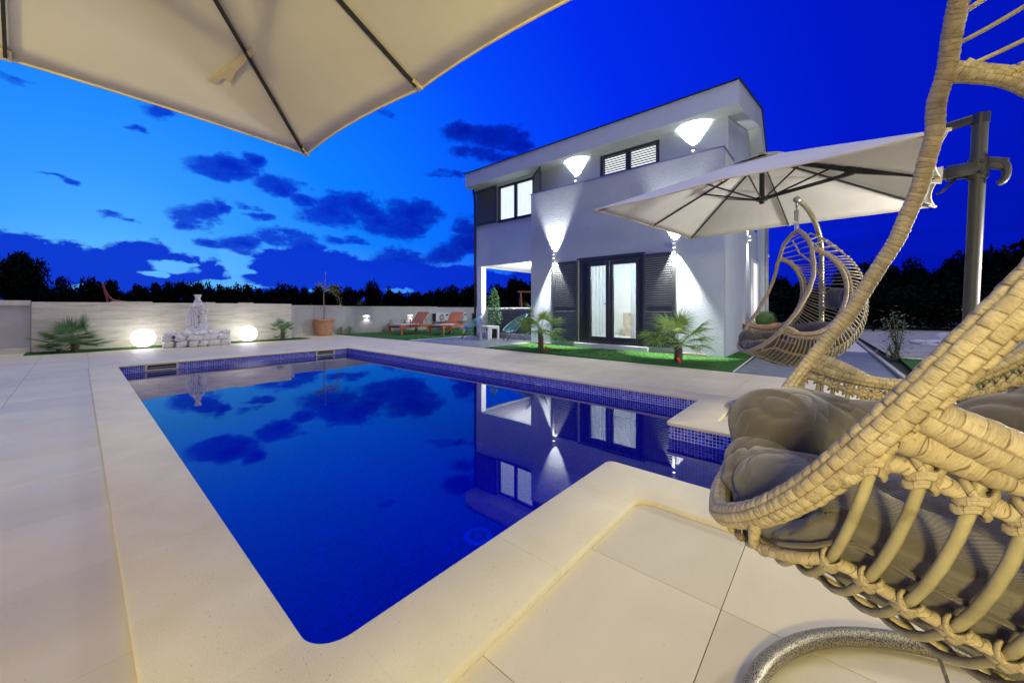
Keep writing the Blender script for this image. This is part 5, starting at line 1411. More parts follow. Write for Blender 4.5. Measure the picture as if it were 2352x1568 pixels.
# ================================================================== PLANTS
def leaf_faces(mb, base, dirv, up, L, W_, fold=.25, droop=.3, n=3):
    d = dirv.normalized(); side = d.cross(up)
    if side.length < 1e-3: side = Vector((1, 0, 0))
    side.normalize(); nn = side.cross(d)
    c = [base+d*(L*k/n)-Vector((0, 0, 1))*droop*L*(k/n)**2 for k in range(n+1)]
    wd = [.25, 1.0, .8, 0] if n == 3 else [.3, .75, 1, .8, 0]
    vs = []
    for k in range(n+1): vs += [c[k]-side*W_*wd[k]/2+nn*fold*W_*wd[k]*.5, c[k], c[k]+side*W_*wd[k]/2+nn*fold*W_*wd[k]*.5]
    fs = []
    for k in range(n): b = 3*k; fs += [(b, b+1, b+4, b+3), (b+1, b+2, b+5, b+4)]
    mb.add(vs, fs)
def fan_frond(L_pet, R_fan, nleaf, spread, droop, seed, mat):
    r_ = random.Random(seed); mb = MB()
    p0 = Vector((0, 0, 0)); pts_ = [Vector((0, L_pet*t_, .10*L_pet*math.sin(PI*t_)-.05*L_pet*t_)) for t_ in (0, .25, .5, .75, 1)]
    mb.tube(pts_, lambda q: .007-.003*q, 5)
    h = pts_[-1]
    for k in range(nleaf):
        a_ = spread*(k/(nleaf-1)*2-1); ln = R_fan*(1-.28*abs(a_)/max(spread, .1))*r_.uniform(.88, 1.05)
        d = Vector((math.sin(a_), math.cos(a_), .10+.12*math.cos(a_)))
        d.normalize(); side = Vector((math.cos(a_), -math.sin(a_), 0)); W_ = R_fan*.052
        pp = []; dr = droop*r_.uniform(.6, 1.5)
        for q in (0, .35, .7, 1): pp.append(h+d*ln*q-Vector((0, 0, dr*ln*q**2.4))+side*r_.gauss(0, .01)*q)
        wd = (.35, 1, .7, .06); vs = []
        for q, c in enumerate(pp): vs += [c-side*W_*wd[q]/2+Vector((0, 0, .35*W_*wd[q])), c, c+side*W_*wd[q]/2+Vector((0, 0, .35*W_*wd[q]))]
        fs = []
        for q in range(3): b = 3*q; fs += [(b, b+1, b+4, b+3), (b+1, b+2, b+5, b+4)]
        mb.add(vs, fs)
    return mb.mesh('frond', mat)
def palm(loc, label, trunk_h, trunk_r, nf, meshes, el_rng, sc, seed, marker=None, cat='palm'):
    r_ = random.Random(seed); root = thing('fan_palm', label, cat, loc, 0, 'young fan palms')
    mb = MB(); hf = lambda L, ph, i: .012*abs(math.sin(L*60+ph*2))+.006*math.sin(ph*5)
    mb.tube([(0, 0, -.02), (.01, 0, trunk_h*.5), (0, .01, trunk_h)], lambda q: trunk_r*(1-.25*q), 12, step=.01, hf=hf); obj('trunk', mb.mesh('trunk', M['bark'], True), root)
    mb = MB()
    for k in range(90):
        a_ = r_.uniform(0, 2*PI); z = r_.uniform(0, trunk_h); q = Vector((math.cos(a_), math.sin(a_), 0)); mb.bar(q*trunk_r*.8+Vector((0, 0, z)), q*(trunk_r*1.45)+Vector((0, 0, z+.04)), .008, .004)
    stuff(obj('trunk_fibre', mb.mesh('trunk_fibre', M['bark']), root))
    for k in range(nf):
        az_ = 2*PI*k/nf*2.399*1.0+r_.uniform(-.2, .2); e_ = R(r_.uniform(*el_rng)*(1 if k > nf*.35 else .35))
        o = obj('frond', meshes[k % len(meshes)], root, (0, 0, trunk_h*r_.uniform(.93, 1.03))); s_ = sc*r_.uniform(.8, 1.12)
        o.scale = (s_, s_, s_); o.rotation_euler = (e_, r_.uniform(-.35, .35), az_)
    if marker:
        mb = MB(); mb.tube([(.0, 0, 0), (0, 0, .05), (0, 0, .10)], lambda q: .035*(1-.5*q), 10); o = obj('red_collar', mb.mesh('red_collar', M['red'], True), root, marker)
    return root
trachy = [fan_frond(.42, .42, 26, R(112), .42, s_, M['palm_leaf']) for s_ in (1, 2, 3)]
chama = [fan_frond(.34, .36, 22, R(98), .06, s_, M['palm_leaf_dark']) for s_ in (4, 5, 6)]
palm(gp(1242, 804, .012), 'young fan palm with drooping fronds left of the french door', .50, .06, 17, trachy, (-20, 80), 1.0, 3, (.09, -.10, 0))
palm(gp(1558, 831, .012), 'young fan palm with spread fronds right of the french door, red collar at its foot', .36, .065, 15, trachy, (-12, 75), 1.0, 8, (-.11, -.04, 0))
palm(Vector((-.06, 13.98, .012)), 'low bushy fan palm at the left end of the beige stone wall', .17, .06, 20, chama, (-2, 80), 1.15, 5)
palm(Vector((-.30, 13.85, .012)), 'small palm sucker beside the left fan palm', .05, .03, 7, chama, (5, 75), .55, 6)
palm(Vector((4.42, 13.85, .012)), 'small fan palm at the right end of the beige stone wall', .34, .05, 17, chama, (-2, 80), .62, 7)
palm(Vector((4.36, 13.74, .012)), 'tiny palm sucker under the right wall palm', .06, .03, 8, chama, (5, 75), .50, 9)

def leafy(name, label, cat, loc, stems, nleaf, L, W_, mat, spread, h0, h1, seed, bark='bark_grey', group=None, shape=None, up=.4):
    r_ = random.Random(seed); root = thing(name, label, cat, loc, 0, group)
    mb = MB(); tips = []
    for s_ in stems:
        P = spline([Vector(p) for p in s_], 5); mb.tube(P, lambda q: .010*(1-.6*q)+.002, 6); tips += P[len(P)//3:]
    obj('stem', mb.mesh('stem', M[bark], True), root)
    lf = MB()
    for k in range(nleaf):
        if shape: b = shape(r_)
        else: b = Vector(r_.choice(tips))+Vector((r_.gauss(0, spread), r_.gauss(0, spread), r_.gauss(0, spread*.7)))
        a_ = r_.uniform(0, 2*PI); d = Vector((math.cos(a_), math.sin(a_), r_.uniform(-.3, .9)))
        leaf_faces(lf, b, d, Vector((0, 0, 1)), L*r_.uniform(.7, 1.2), W_*r_.uniform(.7, 1.2))
    f_ = obj('foliage', lf.mesh('foliage', M[mat]), root); return root
# potted slender tree
pt = Vector((6.20, 14.95, 0))
r3 = thing('terracotta_pot', 'large tapered terracotta pot with moulded rim holding the bare young tree', 'pot', pt)
prof = [(.001, .0), (.25, .0), (.262, .02), (.30, .22), (.345, .46), (.352, .50), (.345, .54), (.365, .56), (.39, .585), (.39, .62), (.372, .64), (.335, .64), (.325, .56), (.001, .54)]
mb = MB(); mb.lathe(prof, 36); obj('pot_body', mb.mesh('pot_body', M['terracotta'], 50), r3)
mb = MB(); mb.lathe([(.001, .575), (.326, .575)], 24, cap=False); obj('potting_soil', mb.mesh('potting_soil', M['soil']), r3)
for k in range(10):
    a_ = 2*PI*k/10; mb = MB(); pts_ = [(.352*math.cos(a_-.3+.6*q/6), .352*math.sin(a_-.3+.6*q/6), .50-.035*math.sin(PI*q/6)) for q in range(7)]; mb.tube(pts_, .010, 6); obj('swag', mb.mesh('swag', M['terracotta'], True), r3)
trunk = [(0, 0, .57), (.01, 0, 1.0), (-.01, 0, 1.5), (.03, 0, 1.95), (.06, .0, 2.25), (.05, 0, 2.48)]
br = [trunk, [(.02, 0, 1.78), (.2, -.08, 1.93), (.5, -.2, 1.93)], [(.02, 0, 1.72), (.22, -.12, 1.72), (.42, -.3, 1.45), (.48, -.34, 1.15)], [(.02, 0, 1.85), (-.12, .05, 1.98), (-.2, .1, 1.96)], [(.02, 0, 1.8), (.3, -.1, 1.8), (.45, -.3, 1.7)]]
r_ = random.Random(4); root = thing('potted_tree', 'thin bare-stemmed young tree with sparse drooping twigs in the terracotta pot', 'tree', pt)
mb = MB(); mb.tube(spline([Vector(p) for p in trunk], 6), lambda q: .027*(1-.7*q), 10); obj('trunk', mb.mesh('trunk', M['bark_grey'], True), root)
lf = MB(); tw = MB()
for b_ in br[1:]:
    P = spline([Vector(p) for p in b_], 6); tw.tube(P, lambda q: .010*(1-.7*q)+.002, 6)
    for k in range(190):
        p = r_.choice(P[3:])+Vector((r_.gauss(0, .055), r_.gauss(0, .055), r_.gauss(0, .05))); a_ = r_.uniform(0, 6.28); leaf_faces(lf, p, Vector((math.cos(a_), math.sin(a_), r_.uniform(-.9, .4))), Vector((0, 0, 1)), .05, .014)
for k in range(60):
    p = Vector((.02, 0, 1.80))+Vector((r_.gauss(-.06, .06), r_.gauss(0, .06), r_.gauss(.03, .05))); a_ = r_.uniform(0, 6.28); leaf_faces(lf, p, Vector((math.cos(a_), math.sin(a_), r_.uniform(-.5, .7))), Vector((0, 0, 1)), .05, .016)
obj('branches', tw.mesh('branches', M['bark_grey'], True), root); obj('foliage', lf.mesh('foliage', M['olive_leaf']), root)
# tall potted shrub by the porch column
bp = Vector((9.62, 9.15, .008))
po = thing('plant_pot', 'round black plant pot at the foot of the porch shrub', 'pot', bp); mb = MB(); mb.lathe([(.001, 0), (.20, 0), (.27, .40), (.28, .42), (.25, .42), (.24, .36), (.001, .36)], 24); obj('pot_body', mb.mesh('pot_body', M['black'], 40), po)
def cone_shape(r_):
    z = r_.random()**1.15; rad = .36*(1-z)**.55*(.55+.45*r_.random())*(1.0 if z > .12 else .7+z*2); a_ = r_.uniform(0, 2*PI); return Vector((rad*math.cos(a_), rad*math.sin(a_), .48+1.28*z))
leafy('shrub', 'tall bright green shrub in a black pot against the white porch column', 'shrub', bp, [[(0, 0, .36), (.02, 0, .9), (0, 0, 1.6)], [(0, 0, .4), (.1, .05, .8), (.15, .1, 1.2)], [(0, 0, .4), (-.1, -.05, .8), (-.15, 0, 1.2)]], 900, .085, .036, 'shrub_leaf', .1, 0, 0, 11, 'bark', shape=cone_shape)
# small shrubs along the grey wall
def ball_shape(rx, rz, z0):
    def f_(r_):
        a_, b_ = r_.uniform(0, 2*PI), r_.uniform(0, PI/2); q = r_.random()**.35
        return Vector((rx*q*math.cos(a_)*math.sin(b_), rx*q*math.sin(a_)*math.sin(b_), z0+rz*q*math.cos(b_)))
    return f_
st0 = [[(0, 0, 0), (.02, 0, .15), (.05, 0, .3)], [(0, 0, 0), (-.05, .02, .2)]]
leafy('shrub', 'small round green shrub by the grey wall right of the terracotta pot', 'shrub', (7.15, 14.85, .01), st0, 420, .06, .028, 'shrub_leaf', .1, 0, 0, 21, group='low shrubs along the grey wall', shape=ball_shape(.22, .32, .02))
leafy('shrub', 'dark low shrub in front of the grey wall beside the small round one', 'shrub', (6.9, 15.05, .01), st0, 300, .05, .02, 'bay_leaf', .1, 0, 0, 22, group='low shrubs along the grey wall', shape=ball_shape(.2, .3, .02))
leafy('shrub', 'yellow-green low shrub behind the left lounger', 'shrub', (9.75, 14.9, .01), st0, 600, .07, .03, 'olive_leaf', .1, 0, 0, 23, group='low shrubs along the grey wall', shape=ball_shape(.42, .42, .02))
leafy('shrub', 'yellow-green low shrub behind the right lounger', 'shrub', (12.0, 14.6, .01), st0, 600, .07, .03, 'olive_leaf', .1, 0, 0, 24, group='low shrubs along the grey wall', shape=ball_shape(.45, .42, .02))
leafy('shrub', 'dim grey-green low shrub left of the left lounger', 'shrub', (9.0, 15.0, .01), st0, 420, .05, .02, 'bay_leaf', .1, 0, 0, 25, group='low shrubs along the grey wall', shape=ball_shape(.35, .36, .02))
# bed shrubs on the right
def bay(loc, label, h, w_, n, seed):
    r_ = random.Random(seed); stems = []
    for k in range(7):
        a_ = r_.uniform(0, 2*PI); q = w_*r_.uniform(.3, 1); hh = h*r_.uniform(.55, 1)
        stems.append([(r_.gauss(0, .03), r_.gauss(0, .03), 0), (q*.3*math.cos(a_), q*.3*math.sin(a_), hh*.5), (q*.6*math.cos(a_), q*.6*math.sin(a_), hh)])
    return leafy('bush', label, 'bush', loc, stems, n, .10, .036, 'bay_leaf', .09, 0, 0, seed, 'bark', 'open bushes beyond the right lawn')
bay(gp(2063, 822, .01), 'open leafy bush with bare lower stems at the lawn corner, left of the parasol mast', 1.06, .42, 300, 31)
bay(gp(2052, 823, .01), 'low twiggy sprouts at the foot of the bush by the lawn corner', .36, .42, 60, 32)
bay(gp(2212, 812, .01)+Vector((.2, -.2, 0)), 'leafy bush half hidden behind the parasol mast', 1.05, .55, 240, 33)
bay(Vector((8.3, -4.0, .01)), 'spindly bush low behind the near chair rim at right', .45, .4, 150, 34)
# clipped box balls in terracotta bowls by the gable wall
for k, (loc, lab, plab, sc_) in enumerate((((11.15, 1.36, .0), 'clipped round box ball in the front terracotta bowl by the gable wall', 'wide terracotta bowl with the clipped box ball nearest the camera', 1.0),
                                      ((12.15, 1.38, .0), 'second clipped box ball, just behind the first', 'second terracotta bowl, behind the front one', 1.0))):
    b_ = thing('terracotta_bowl', plab, 'pot', loc, 0, 'terracotta bowls with box balls'); mb = MB()
    mb.lathe([(.001, 0), (.16, 0), (.20, .03), (.16, .10), (.20, .20), (.33, .48), (.40, .62), (.42, .63), (.42, .66), (.37, .66), (.36, .60), (.001, .58)], 32); obj('pot_body', mb.mesh('pot_body', M['terracotta'], 50), b_)
    lf = MB(); r_ = random.Random(50+k)
    for _ in range(1500):
        z = r_.uniform(-1, 1); a_ = r_.uniform(0, 2*PI); q = .20*r_.uniform(.86, 1.05); s_ = math.sqrt(1-z*z); n_ = Vector((s_*math.cos(a_), s_*math.sin(a_), z))
        leaf_faces(lf, n_*q+Vector((0, 0, .77)), n_+Vector((r_.gauss(0, .5), r_.gauss(0, .5), r_.gauss(0, .5))), Vector((0, 0, 1)), .022, .014)
    lf.sphere((0, 0, .77), .165, 12, 8)
    bo = thing('box_ball', lab, 'shrub', loc, 0, 'clipped box balls'); obj('foliage', lf.mesh('foliage', M['box_leaf']), bo)

# ================================================================== GLOBE LAMPS
for k, (loc, lab) in enumerate((((1.12, 13.84, .0), 'large glowing white globe lamp left of the statue'), ((3.45, 13.84, .0), 'large glowing white globe lamp right of the statue'))):
    s = thing('globe_lamp', lab, 'globe lamp', loc, 0, 'glowing globe lamps'); mb = MB(); mb.sphere((0, 0, .265), .24, 32, 20); obj('globe', mb.mesh('globe', M['globe'], True), s)
    mb = MB(); mb.lathe([(.001, 0), (.12, 0), (.12, .03), (.08, .05), (.001, .05)], 20); obj('base', mb.mesh('base', M['black'], 40), s)

# ================================================================== STATUE FOUNTAIN
sx0, sy0 = 2.20, 13.62
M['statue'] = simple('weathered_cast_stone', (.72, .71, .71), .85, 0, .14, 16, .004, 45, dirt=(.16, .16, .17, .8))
def crease_shade(m):  # darkens concave creases of the stone: shade put into the colour
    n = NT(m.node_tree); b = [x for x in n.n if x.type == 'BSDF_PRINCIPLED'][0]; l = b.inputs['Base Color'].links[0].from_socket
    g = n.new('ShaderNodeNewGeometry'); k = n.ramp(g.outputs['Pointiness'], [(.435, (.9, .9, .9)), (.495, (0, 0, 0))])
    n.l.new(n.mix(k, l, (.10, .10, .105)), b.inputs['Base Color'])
crease_shade(M['statue'])
fr = thing('rock_basin', 'half-round basin of fitted pale rocks under the statue', 'rock basin', (sx0, sy0, 0))
r_ = random.Random(12)
def stone_mesh(w_, h, d, seed):
    bm = bmesh.new(); bmesh.ops.create_icosphere(bm, subdivisions=2, radius=1)
    rr_ = random.Random(seed); o_ = Vector((rr_.uniform(0, 50),)*3)
    for v_ in bm.verts:
        c = v_.co; m_ = max(abs(c.x), abs(c.y), abs(c.z)); c = c.lerp(c/m_, .78) * (1+.26*noise.noise(c*1.7+o_))
        v_.co = Vector((c.x*w_/2, c.y*d/2, c.z*h/2))
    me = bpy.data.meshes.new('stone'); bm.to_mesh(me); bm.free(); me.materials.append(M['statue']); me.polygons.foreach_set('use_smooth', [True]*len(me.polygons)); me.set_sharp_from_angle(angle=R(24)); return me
rows = [(0, .17, [(-.62, .22), (-.38, .22), (-.14, .20), (.06, .18), (.30, .26), (.56, .26)]), (.165, .16, [(-.64, .20), (-.40, .22), (-.12, .30), (.20, .34), (.52, .30)]), (.30, .12, [(-.60, .22), (-.27, .20), (0, .28), (.27, .2), (.58, .22)])]
k = 0
for z0, h, L in rows:
    for x, w_ in L:
        k += 1; y = -.40*math.sqrt(max(0, 1-(x/.75)**2))+.05
        o = obj('stone', stone_mesh(w_*1.12, h*1.18, .24, k*7), fr, (x, y, z0+h/2), (r_.uniform(-.15, .15), r_.uniform(-.2, .2), math.atan2(-x*.5, .8)*-1))
mb = MB(); mb.prism([(.64*math.cos(R(180+180*q/16)), .38*math.sin(R(180+180*q/16))+.1) for q in range(17)], .0, .33); obj('mortar_core', mb.mesh('mortar_core', M['bark']), fr)
mb = MB(); 
pl = thing('statue', 'pale cast-stone statue of a robed woman in a tall cap leaning on an urn', 'statue', (sx0, sy0-.02, .30))
mb.lathe([(.001, .0), (.13, .0), (.13, .09), (.001, .09)], 24)
for q in range(20): a_ = 2*PI*q/20; mb.tube([(.132*math.cos(a_), .132*math.sin(a_), .0), (.132*math.cos(a_), .132*math.sin(a_), .09)], .010, 6)
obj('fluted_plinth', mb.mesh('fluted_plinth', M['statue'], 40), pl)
def lerp(a, b, t_): return a+(b-a)*t_
mb = MB(); mb.box(-.23, .19, -.13, .13, .09, .20); mb.box(-.05, .20, -.10, .10, .20, .26); mb.box(-.04, .18, -.09, .09, .25, .32)
def ell(path_, seg=16):  # list of (x, y, z, rx, ry)
    vs = []; 
    for (x, y, z, rx, ry) in path_:
        for q in range(seg): a_ = 2*PI*q/seg; vs.append((x+rx*math.cos(a_), y+ry*math.sin(a_), z))
    n = len(path_); fs = [(i*seg+q, i*seg+(q+1) % seg, (i+1)*seg+(q+1) % seg, (i+1)*seg+q) for i in range(n-1) for q in range(seg)]
    fs += [tuple(range(seg-1, -1, -1)), tuple((n-1)*seg+q for q in range(seg))]; mb.add(vs, fs)
Z = .21
ell([(-.10, 0, .27, .13, .09), (-.10, 0, .40, .125, .085), (-.09, 0, .55, .115, .08), (-.07, 0, .66, .09, .07), (-.055, 0, .74, .085, .065), (-.03, -.01, .82, .10, .07), (-.015, -.01, .88, .105, .065), (-.005, -.015, .925, .05, .045)])
ell([(-.21, .04, .25, .05, .05), (-.20, .05, .45, .065, .06), (-.17, .06, .65, .07, .06), (-.11, .05, .82, .06, .05), (-.07, .03, .90, .05, .04)])
mb.sphere((0, -.025, .985), .062, 16, 12, (.85, .95, 1.12)); mb.sphere((0, -.085, .975), .013, 8, 6)
mb.tube([(.0, -.015, .90), (0, -.02, .95)], .034, 10)
for s_ in (-1, 1): mb.tube([(.045*s_, .0, 1.0), (.068*s_, .0, .93), (.085*s_, -.01, .86)], .022, 8)
mb.lathe([(.001, 1.03), (.062, 1.03), (.060, 1.06), (.082, 1.115), (.084, 1.135), (.001, 1.135)], 20, Matrix.Translation((0, -.01, 0)))
mb.tube(spline([Vector(p) for p in [(-.09, -.03, .87), (-.11, -.09, .76), (-.05, -.14, .68), (.0, -.13, .60)]], 5), lambda q: .034-.012*q, 10)
mb.tube(spline([Vector(p) for p in [(.07, -.03, .87), (.11, -.09, .80), (.08, -.12, .72)]], 5), lambda q: .032-.010*q, 10)
mb.lathe([(.001, .32), (.07, .32), (.095, .40), (.098, .47), (.085, .52), (.10, .535), (.10, .575), (.001, .575)], 20, Matrix.Translation((.10, -.02, 0)))
for q in range(16): rr_ = random.Random(q); mb.sphere((.10+rr_.uniform(-.075, .085), -.03+rr_.uniform(-.06, .06), .60+rr_.uniform(0, .16)*(1-.4*abs(rr_.uniform(-1, 1)))), rr_.uniform(.025, .045), 8, 6)
mb.sphere((.10, -.02, .64), .07, 10, 8)
for s_ in (-1, 1): mb.sphere((-.07+.05*s_, -.09, .235), .035, 8, 6, (.8, 1.6, .7))
def drape(c, n_):
    fold = math.sin(math.atan2(c.y, c.x+.1)*9+c.z*8)*.5+.5
    return (-.020*fold if .26 < c.z < .80 and c.x < .02 else 0)+.006*noise.noise(c*22)
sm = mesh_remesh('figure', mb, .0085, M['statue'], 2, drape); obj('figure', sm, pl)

# ================================================================== WOODEN LOUNGERS
def lounger(loc, rz, label):
    root = thing('sun_lounger', label, 'sun lounger', loc, rz, 'wooden sun loungers')
    W_, Lg, Hh = .66, 1.95, .36
    for y in (-W_/2, W_/2-.04):
        mb = MB(); mb.box(0, Lg, y, y+.04, Hh-.10, Hh, .006); obj('side_rail', mb.mesh('side_rail', M['lounger_wood']), root)
    for x in (.06, 1.62):
        for y in (-W_/2+.001, W_/2-.051):
            mb = MB(); mb.box(x, x+.09, y+.003, y+.047, .0 if x < 1 else .07, Hh-.101, .006); obj('leg', mb.mesh('leg', M['lounger_wood']), root)
    for y in (-W_/2-.03, W_/2+.005):
        mb = MB(); mb.lathe([(.001, 0), (.10, 0), (.105, .012), (.10, .025), (.001, .025)], 20, Matrix.Translation((1.67, y+.025, .105)) @ Matrix.Rotation(R(90), 4, 'X')); obj('wheel', mb.mesh('wheel', M['lounger_wood'], 40), root)
    sl = MB(); sl.box(0, .062, -W_/2+.045, W_/2-.045, 0, .018, .003); sm_ = sl.mesh('slat', M['lounger_wood'])
    for k in range(15): obj('slat', sm_, root, (.02+.078*k, 0, Hh+.001-.018))
    a_ = R(44); piv = Vector((1.22, 0, Hh+.005)); br_ = bpy.data.objects.new('backrest', None)
    mb = MB()
    for y in (-W_/2+.05, W_/2-.09): mb.box(0, .74, y, y+.035, -.028, -.001)
    bk = obj('backrest', mb.mesh('backrest', M['lounger_wood']), root, piv, (0, -a_, 0)); bpy.data.objects.remove(br_)
    for k in range(10): obj('slat', sm_, bk, (.0+.075*k, 0, .0))
    mb = MB(); mb.bar(piv+Vector((math.cos(a_)*.5, -.22, math.sin(a_)*.5)), (1.78, -.22, Hh-.05), .03, .02); mb.bar(piv+Vector((math.cos(a_)*.5, .22, math.sin(a_)*.5)), (1.78, .22, Hh-.05), .03, .02); obj('back_prop', mb.mesh('back_prop', M['lounger_wood']), root)
    for s_ in (-1, 1):
        mb = MB(); y = s_*(W_/2-.0); mb.bar((.95, y, Hh), (.98, y, Hh+.18), .035, .035); mb.bar((.78, y, Hh+.19), (1.32, y, Hh+.21), .05, .022); mb.bar((1.30, y, Hh), (1.30, y, Hh+.2), .035, .035); obj('armrest', mb.mesh('armrest', M['lounger_wood']), root)
    return root
def pad(root, label):
    mb = MB(); mb.box(.28, 1.2, -.26, .26, .0, .045, .02); o = thing('seat_pad', label, 'seat pad', root.location+Vector((0, 0, .363)), root.rotation_euler[2], 'pale pads on the loungers'); obj('pad', mb.mesh('pad', M['towel'], 50), o)
l1 = lounger((8.05, 13.05, .012), R(14), 'orange wooden sun lounger on the far left of the pair, under the wall lamp')
l2 = lounger((8.95, 11.62, .012), R(20), 'orange wooden sun lounger nearer the house, right one of the pair')
pad(l1, 'pale pad lying on the left wooden lounger'); pad(l2, 'pale pad lying on the right wooden lounger')

# ================================================================== CORD CHAIRS AND SIDE TABLE
def cord_chair(loc, rz, label):
    root = thing('cord_chair', label, 'chair', loc, rz, 'turquoise string chairs on the patio')
    # ring in a tilted plane; opening faces local +X ... seat low at +X, back high at -X
    n = 48; ring_ = []
    for k in range(n):
        a_ = 2*PI*k/n; u_ = math.cos(a_); v_ = math.sin(a_)
        x = .40*u_; y = .37*v_*(1-.10*u_); ring_.append(Vector((x, y, .58-.27*u_)))
    mb = MB(); mb.tube(ring_, .012, 8, True); obj('ring_frame', mb.mesh('ring_frame', M['teal'], True), root)
    c0 = Vector((.06, 0, .30)); inner_ = [c0+Vector((.10*math.cos(2*PI*k/n), .16*math.sin(2*PI*k/n), .02*-math.cos(2*PI*k/n))) for k in range(n)]
    mb = MB(); mb.tube(inner_, .010, 6, True); obj('seat_ring', mb.mesh('seat_ring', M['teal'], True), root)
    for k in range(n):
        a, b = ring_[k], inner_[k]; m_ = a.lerp(b, .55)-Vector((0, 0, .035)); mb = MB(); mb.tube([a, m_, b], .0042, 4); obj('cord', mb.mesh('cord', M['teal'], True), root)
    mb = MB()
    for k in range(-5, 6):
        y = .028*k; w_ = .10*math.sqrt(max(0, 1-(y/.16)**2)); mb.tube([(c0.x-w_, y, .305), (c0.x+w_, y, .30)], .0042, 4)
    stuff(obj('seat_cords', mb.mesh('seat_cords', M['teal'], True), root))
    for (x, y) in ((.34, .22), (.34, -.22), (-.30, .22), (-.30, -.22)):
        mb = MB(); mb.tube([(c0.x+.06*(1 if x > 0 else -1), .10*(1 if y > 0 else -1), .30), (x, y, .0)], .009, 8); obj('leg', mb.mesh('leg', M['charcoal'], True), root)
    return root
cord_chair((8.86, 9.50, .008), R(140), 'turquoise string chair left of the white side table')
cord_chair((9.40, 7.98, .008), R(150), 'turquoise string chair right of the white side table')
st_ = thing('side_table', 'square white slatted side table between the turquoise chairs', 'side table', (9.02, 8.78, .008), R(-8))
mb = MB()
for k in range(6):
    b_ = MB(); b_.box(-.24+.081*k, -.24+.081*k+.075, -.24, .24, .43, .455, .004); obj('slat', b_.mesh('slat', M['white_paint']), st_)
mb.box(-.235, .235, -.235, -.205, .37, .429); mb.box(-.235, .235, .205, .235, .37, .429); obj('apron', mb.mesh('apron', M['white_paint']), st_)
for x in (-.235, .175):
    for y in (-.235, .175): b_ = MB(); b_.box(x, x+.06, y, y+.06, 0, .369, .003); obj('leg', b_.mesh('leg', M['white_paint']), st_)
bl = thing('ball', 'small blue ball lying in the left turquoise chair', 'ball', (8.72, 9.58, .345)); mb = MB(); mb.sphere((0, 0, .05), .085, 16, 12); obj('ball_body', mb.mesh('ball_body', simple('blue_rubber', (.08, .14, .55), .5), True), bl)

# porch dark planter wall with pale stones
pw = thing('planter_wall', 'low dark grey clad wall under the porch topped with pale stones', 'wall', (10.3, 8.5, .15))
for k in range(7):
    mb = MB(); mb.box(-.12, .12, -1.56, 1.50, .002+.122*k, .12+.122*k, .004); obj('cladding_board', mb.mesh('cladding_board', M['grey_panel']), pw)
for k in range(16):
    o = obj('stone', stone_mesh(.22, .09, .2, 200+k), pw, (rnd.uniform(-.03, .03), -1.45+.19*k, .88), (0, 0, rnd.uniform(0, 3)))
    o.data.materials.clear(); o.data.materials.append(M['rock'])

# ================================================================== PLAY FRAMES BEYOND THE WALLS
def swing(loc, rz, label, sc_=1):
    root = thing('swing_frame', label, 'swing frame', loc, rz)
    for x in (0, 2.6):
        for y in (-.9, .9): mb = MB(); mb.bar((x, y, 0), (x, 0, 2.1), .09, .09); obj('leg', mb.mesh('leg', M['swing_wood']), root)
        mb = MB(); mb.bar((x, -.5, .95), (x, .5, .95), .07, .07); obj('brace', mb.mesh('brace', M['swing_wood']), root)
    mb = MB(); mb.bar((-.2, 0, 2.13), (2.8, 0, 2.13), .10, .10); obj('beam', mb.mesh('beam', M['swing_wood']), root)
    for x in (.9, 1.3): mb = MB(); mb.tube([(x, 0, 2.08), (x, 0, .6)], .012, 5); obj('rope', mb.mesh('rope', M['bark_grey']), root)
    mb = MB(); mb.box(.85, 1.35, -.12, .12, .56, .6); obj('seat', mb.mesh('seat', M['swing_wood']), root)
    return root
q = atd(1196, 708, 24.5); swing((q.x, q.y, 0), R(-40), 'red-brown wooden swing frame seen through the porch opening')
q = atd(262, 708, 20)
sw = thing('slide_frame', 'red curved slide rails poking above the left garden wall', 'slide', (q.x, q.y, 0), R(-5))
for k, P in enumerate(([(-.42, 0, 2.4), (-.30, 0, 1.9), (-.05, 0, 1.5), (.55, 0, 1.35), (1.2, 0, 1.1)], [(-.42, 0, 2.4), (-.33, 0, 1.9), (-.22, 0, 1.3), (-.15, 0, 0)])):
    mb = MB(); mb.tube(spline([Vector(p) for p in P], 6), .05 if k == 0 else .045, 8); obj('rail', mb.mesh('rail', simple('faded_red_paint', (.55, .12, .09), .6), True), sw)

# rubble on the right
for k, (x, y, w_, h_, lb) in enumerate(((2190, 790, .75, .38, 'tallest pale rubble stone beyond the slab, close left of the parasol mast'), (2150, 791, .9, .16, 'long flat pale rubble stone in the middle of the heap beyond the slab'), (2118, 790, .45, .14, 'small pale rubble stone at the left end of the heap beyond the slab'))):
    p = gp(x, y); o = obj('rubble_stone', stone_mesh(w_, h_, .4, 300+k), None, (p.x, p.y, h_*.35), (0, 0, rnd.uniform(0, 3)))
    o.data.materials.clear(); o.data.materials.append(M['rock']); tag(o, lb, 'stone', 'rubble stones beyond the slab')

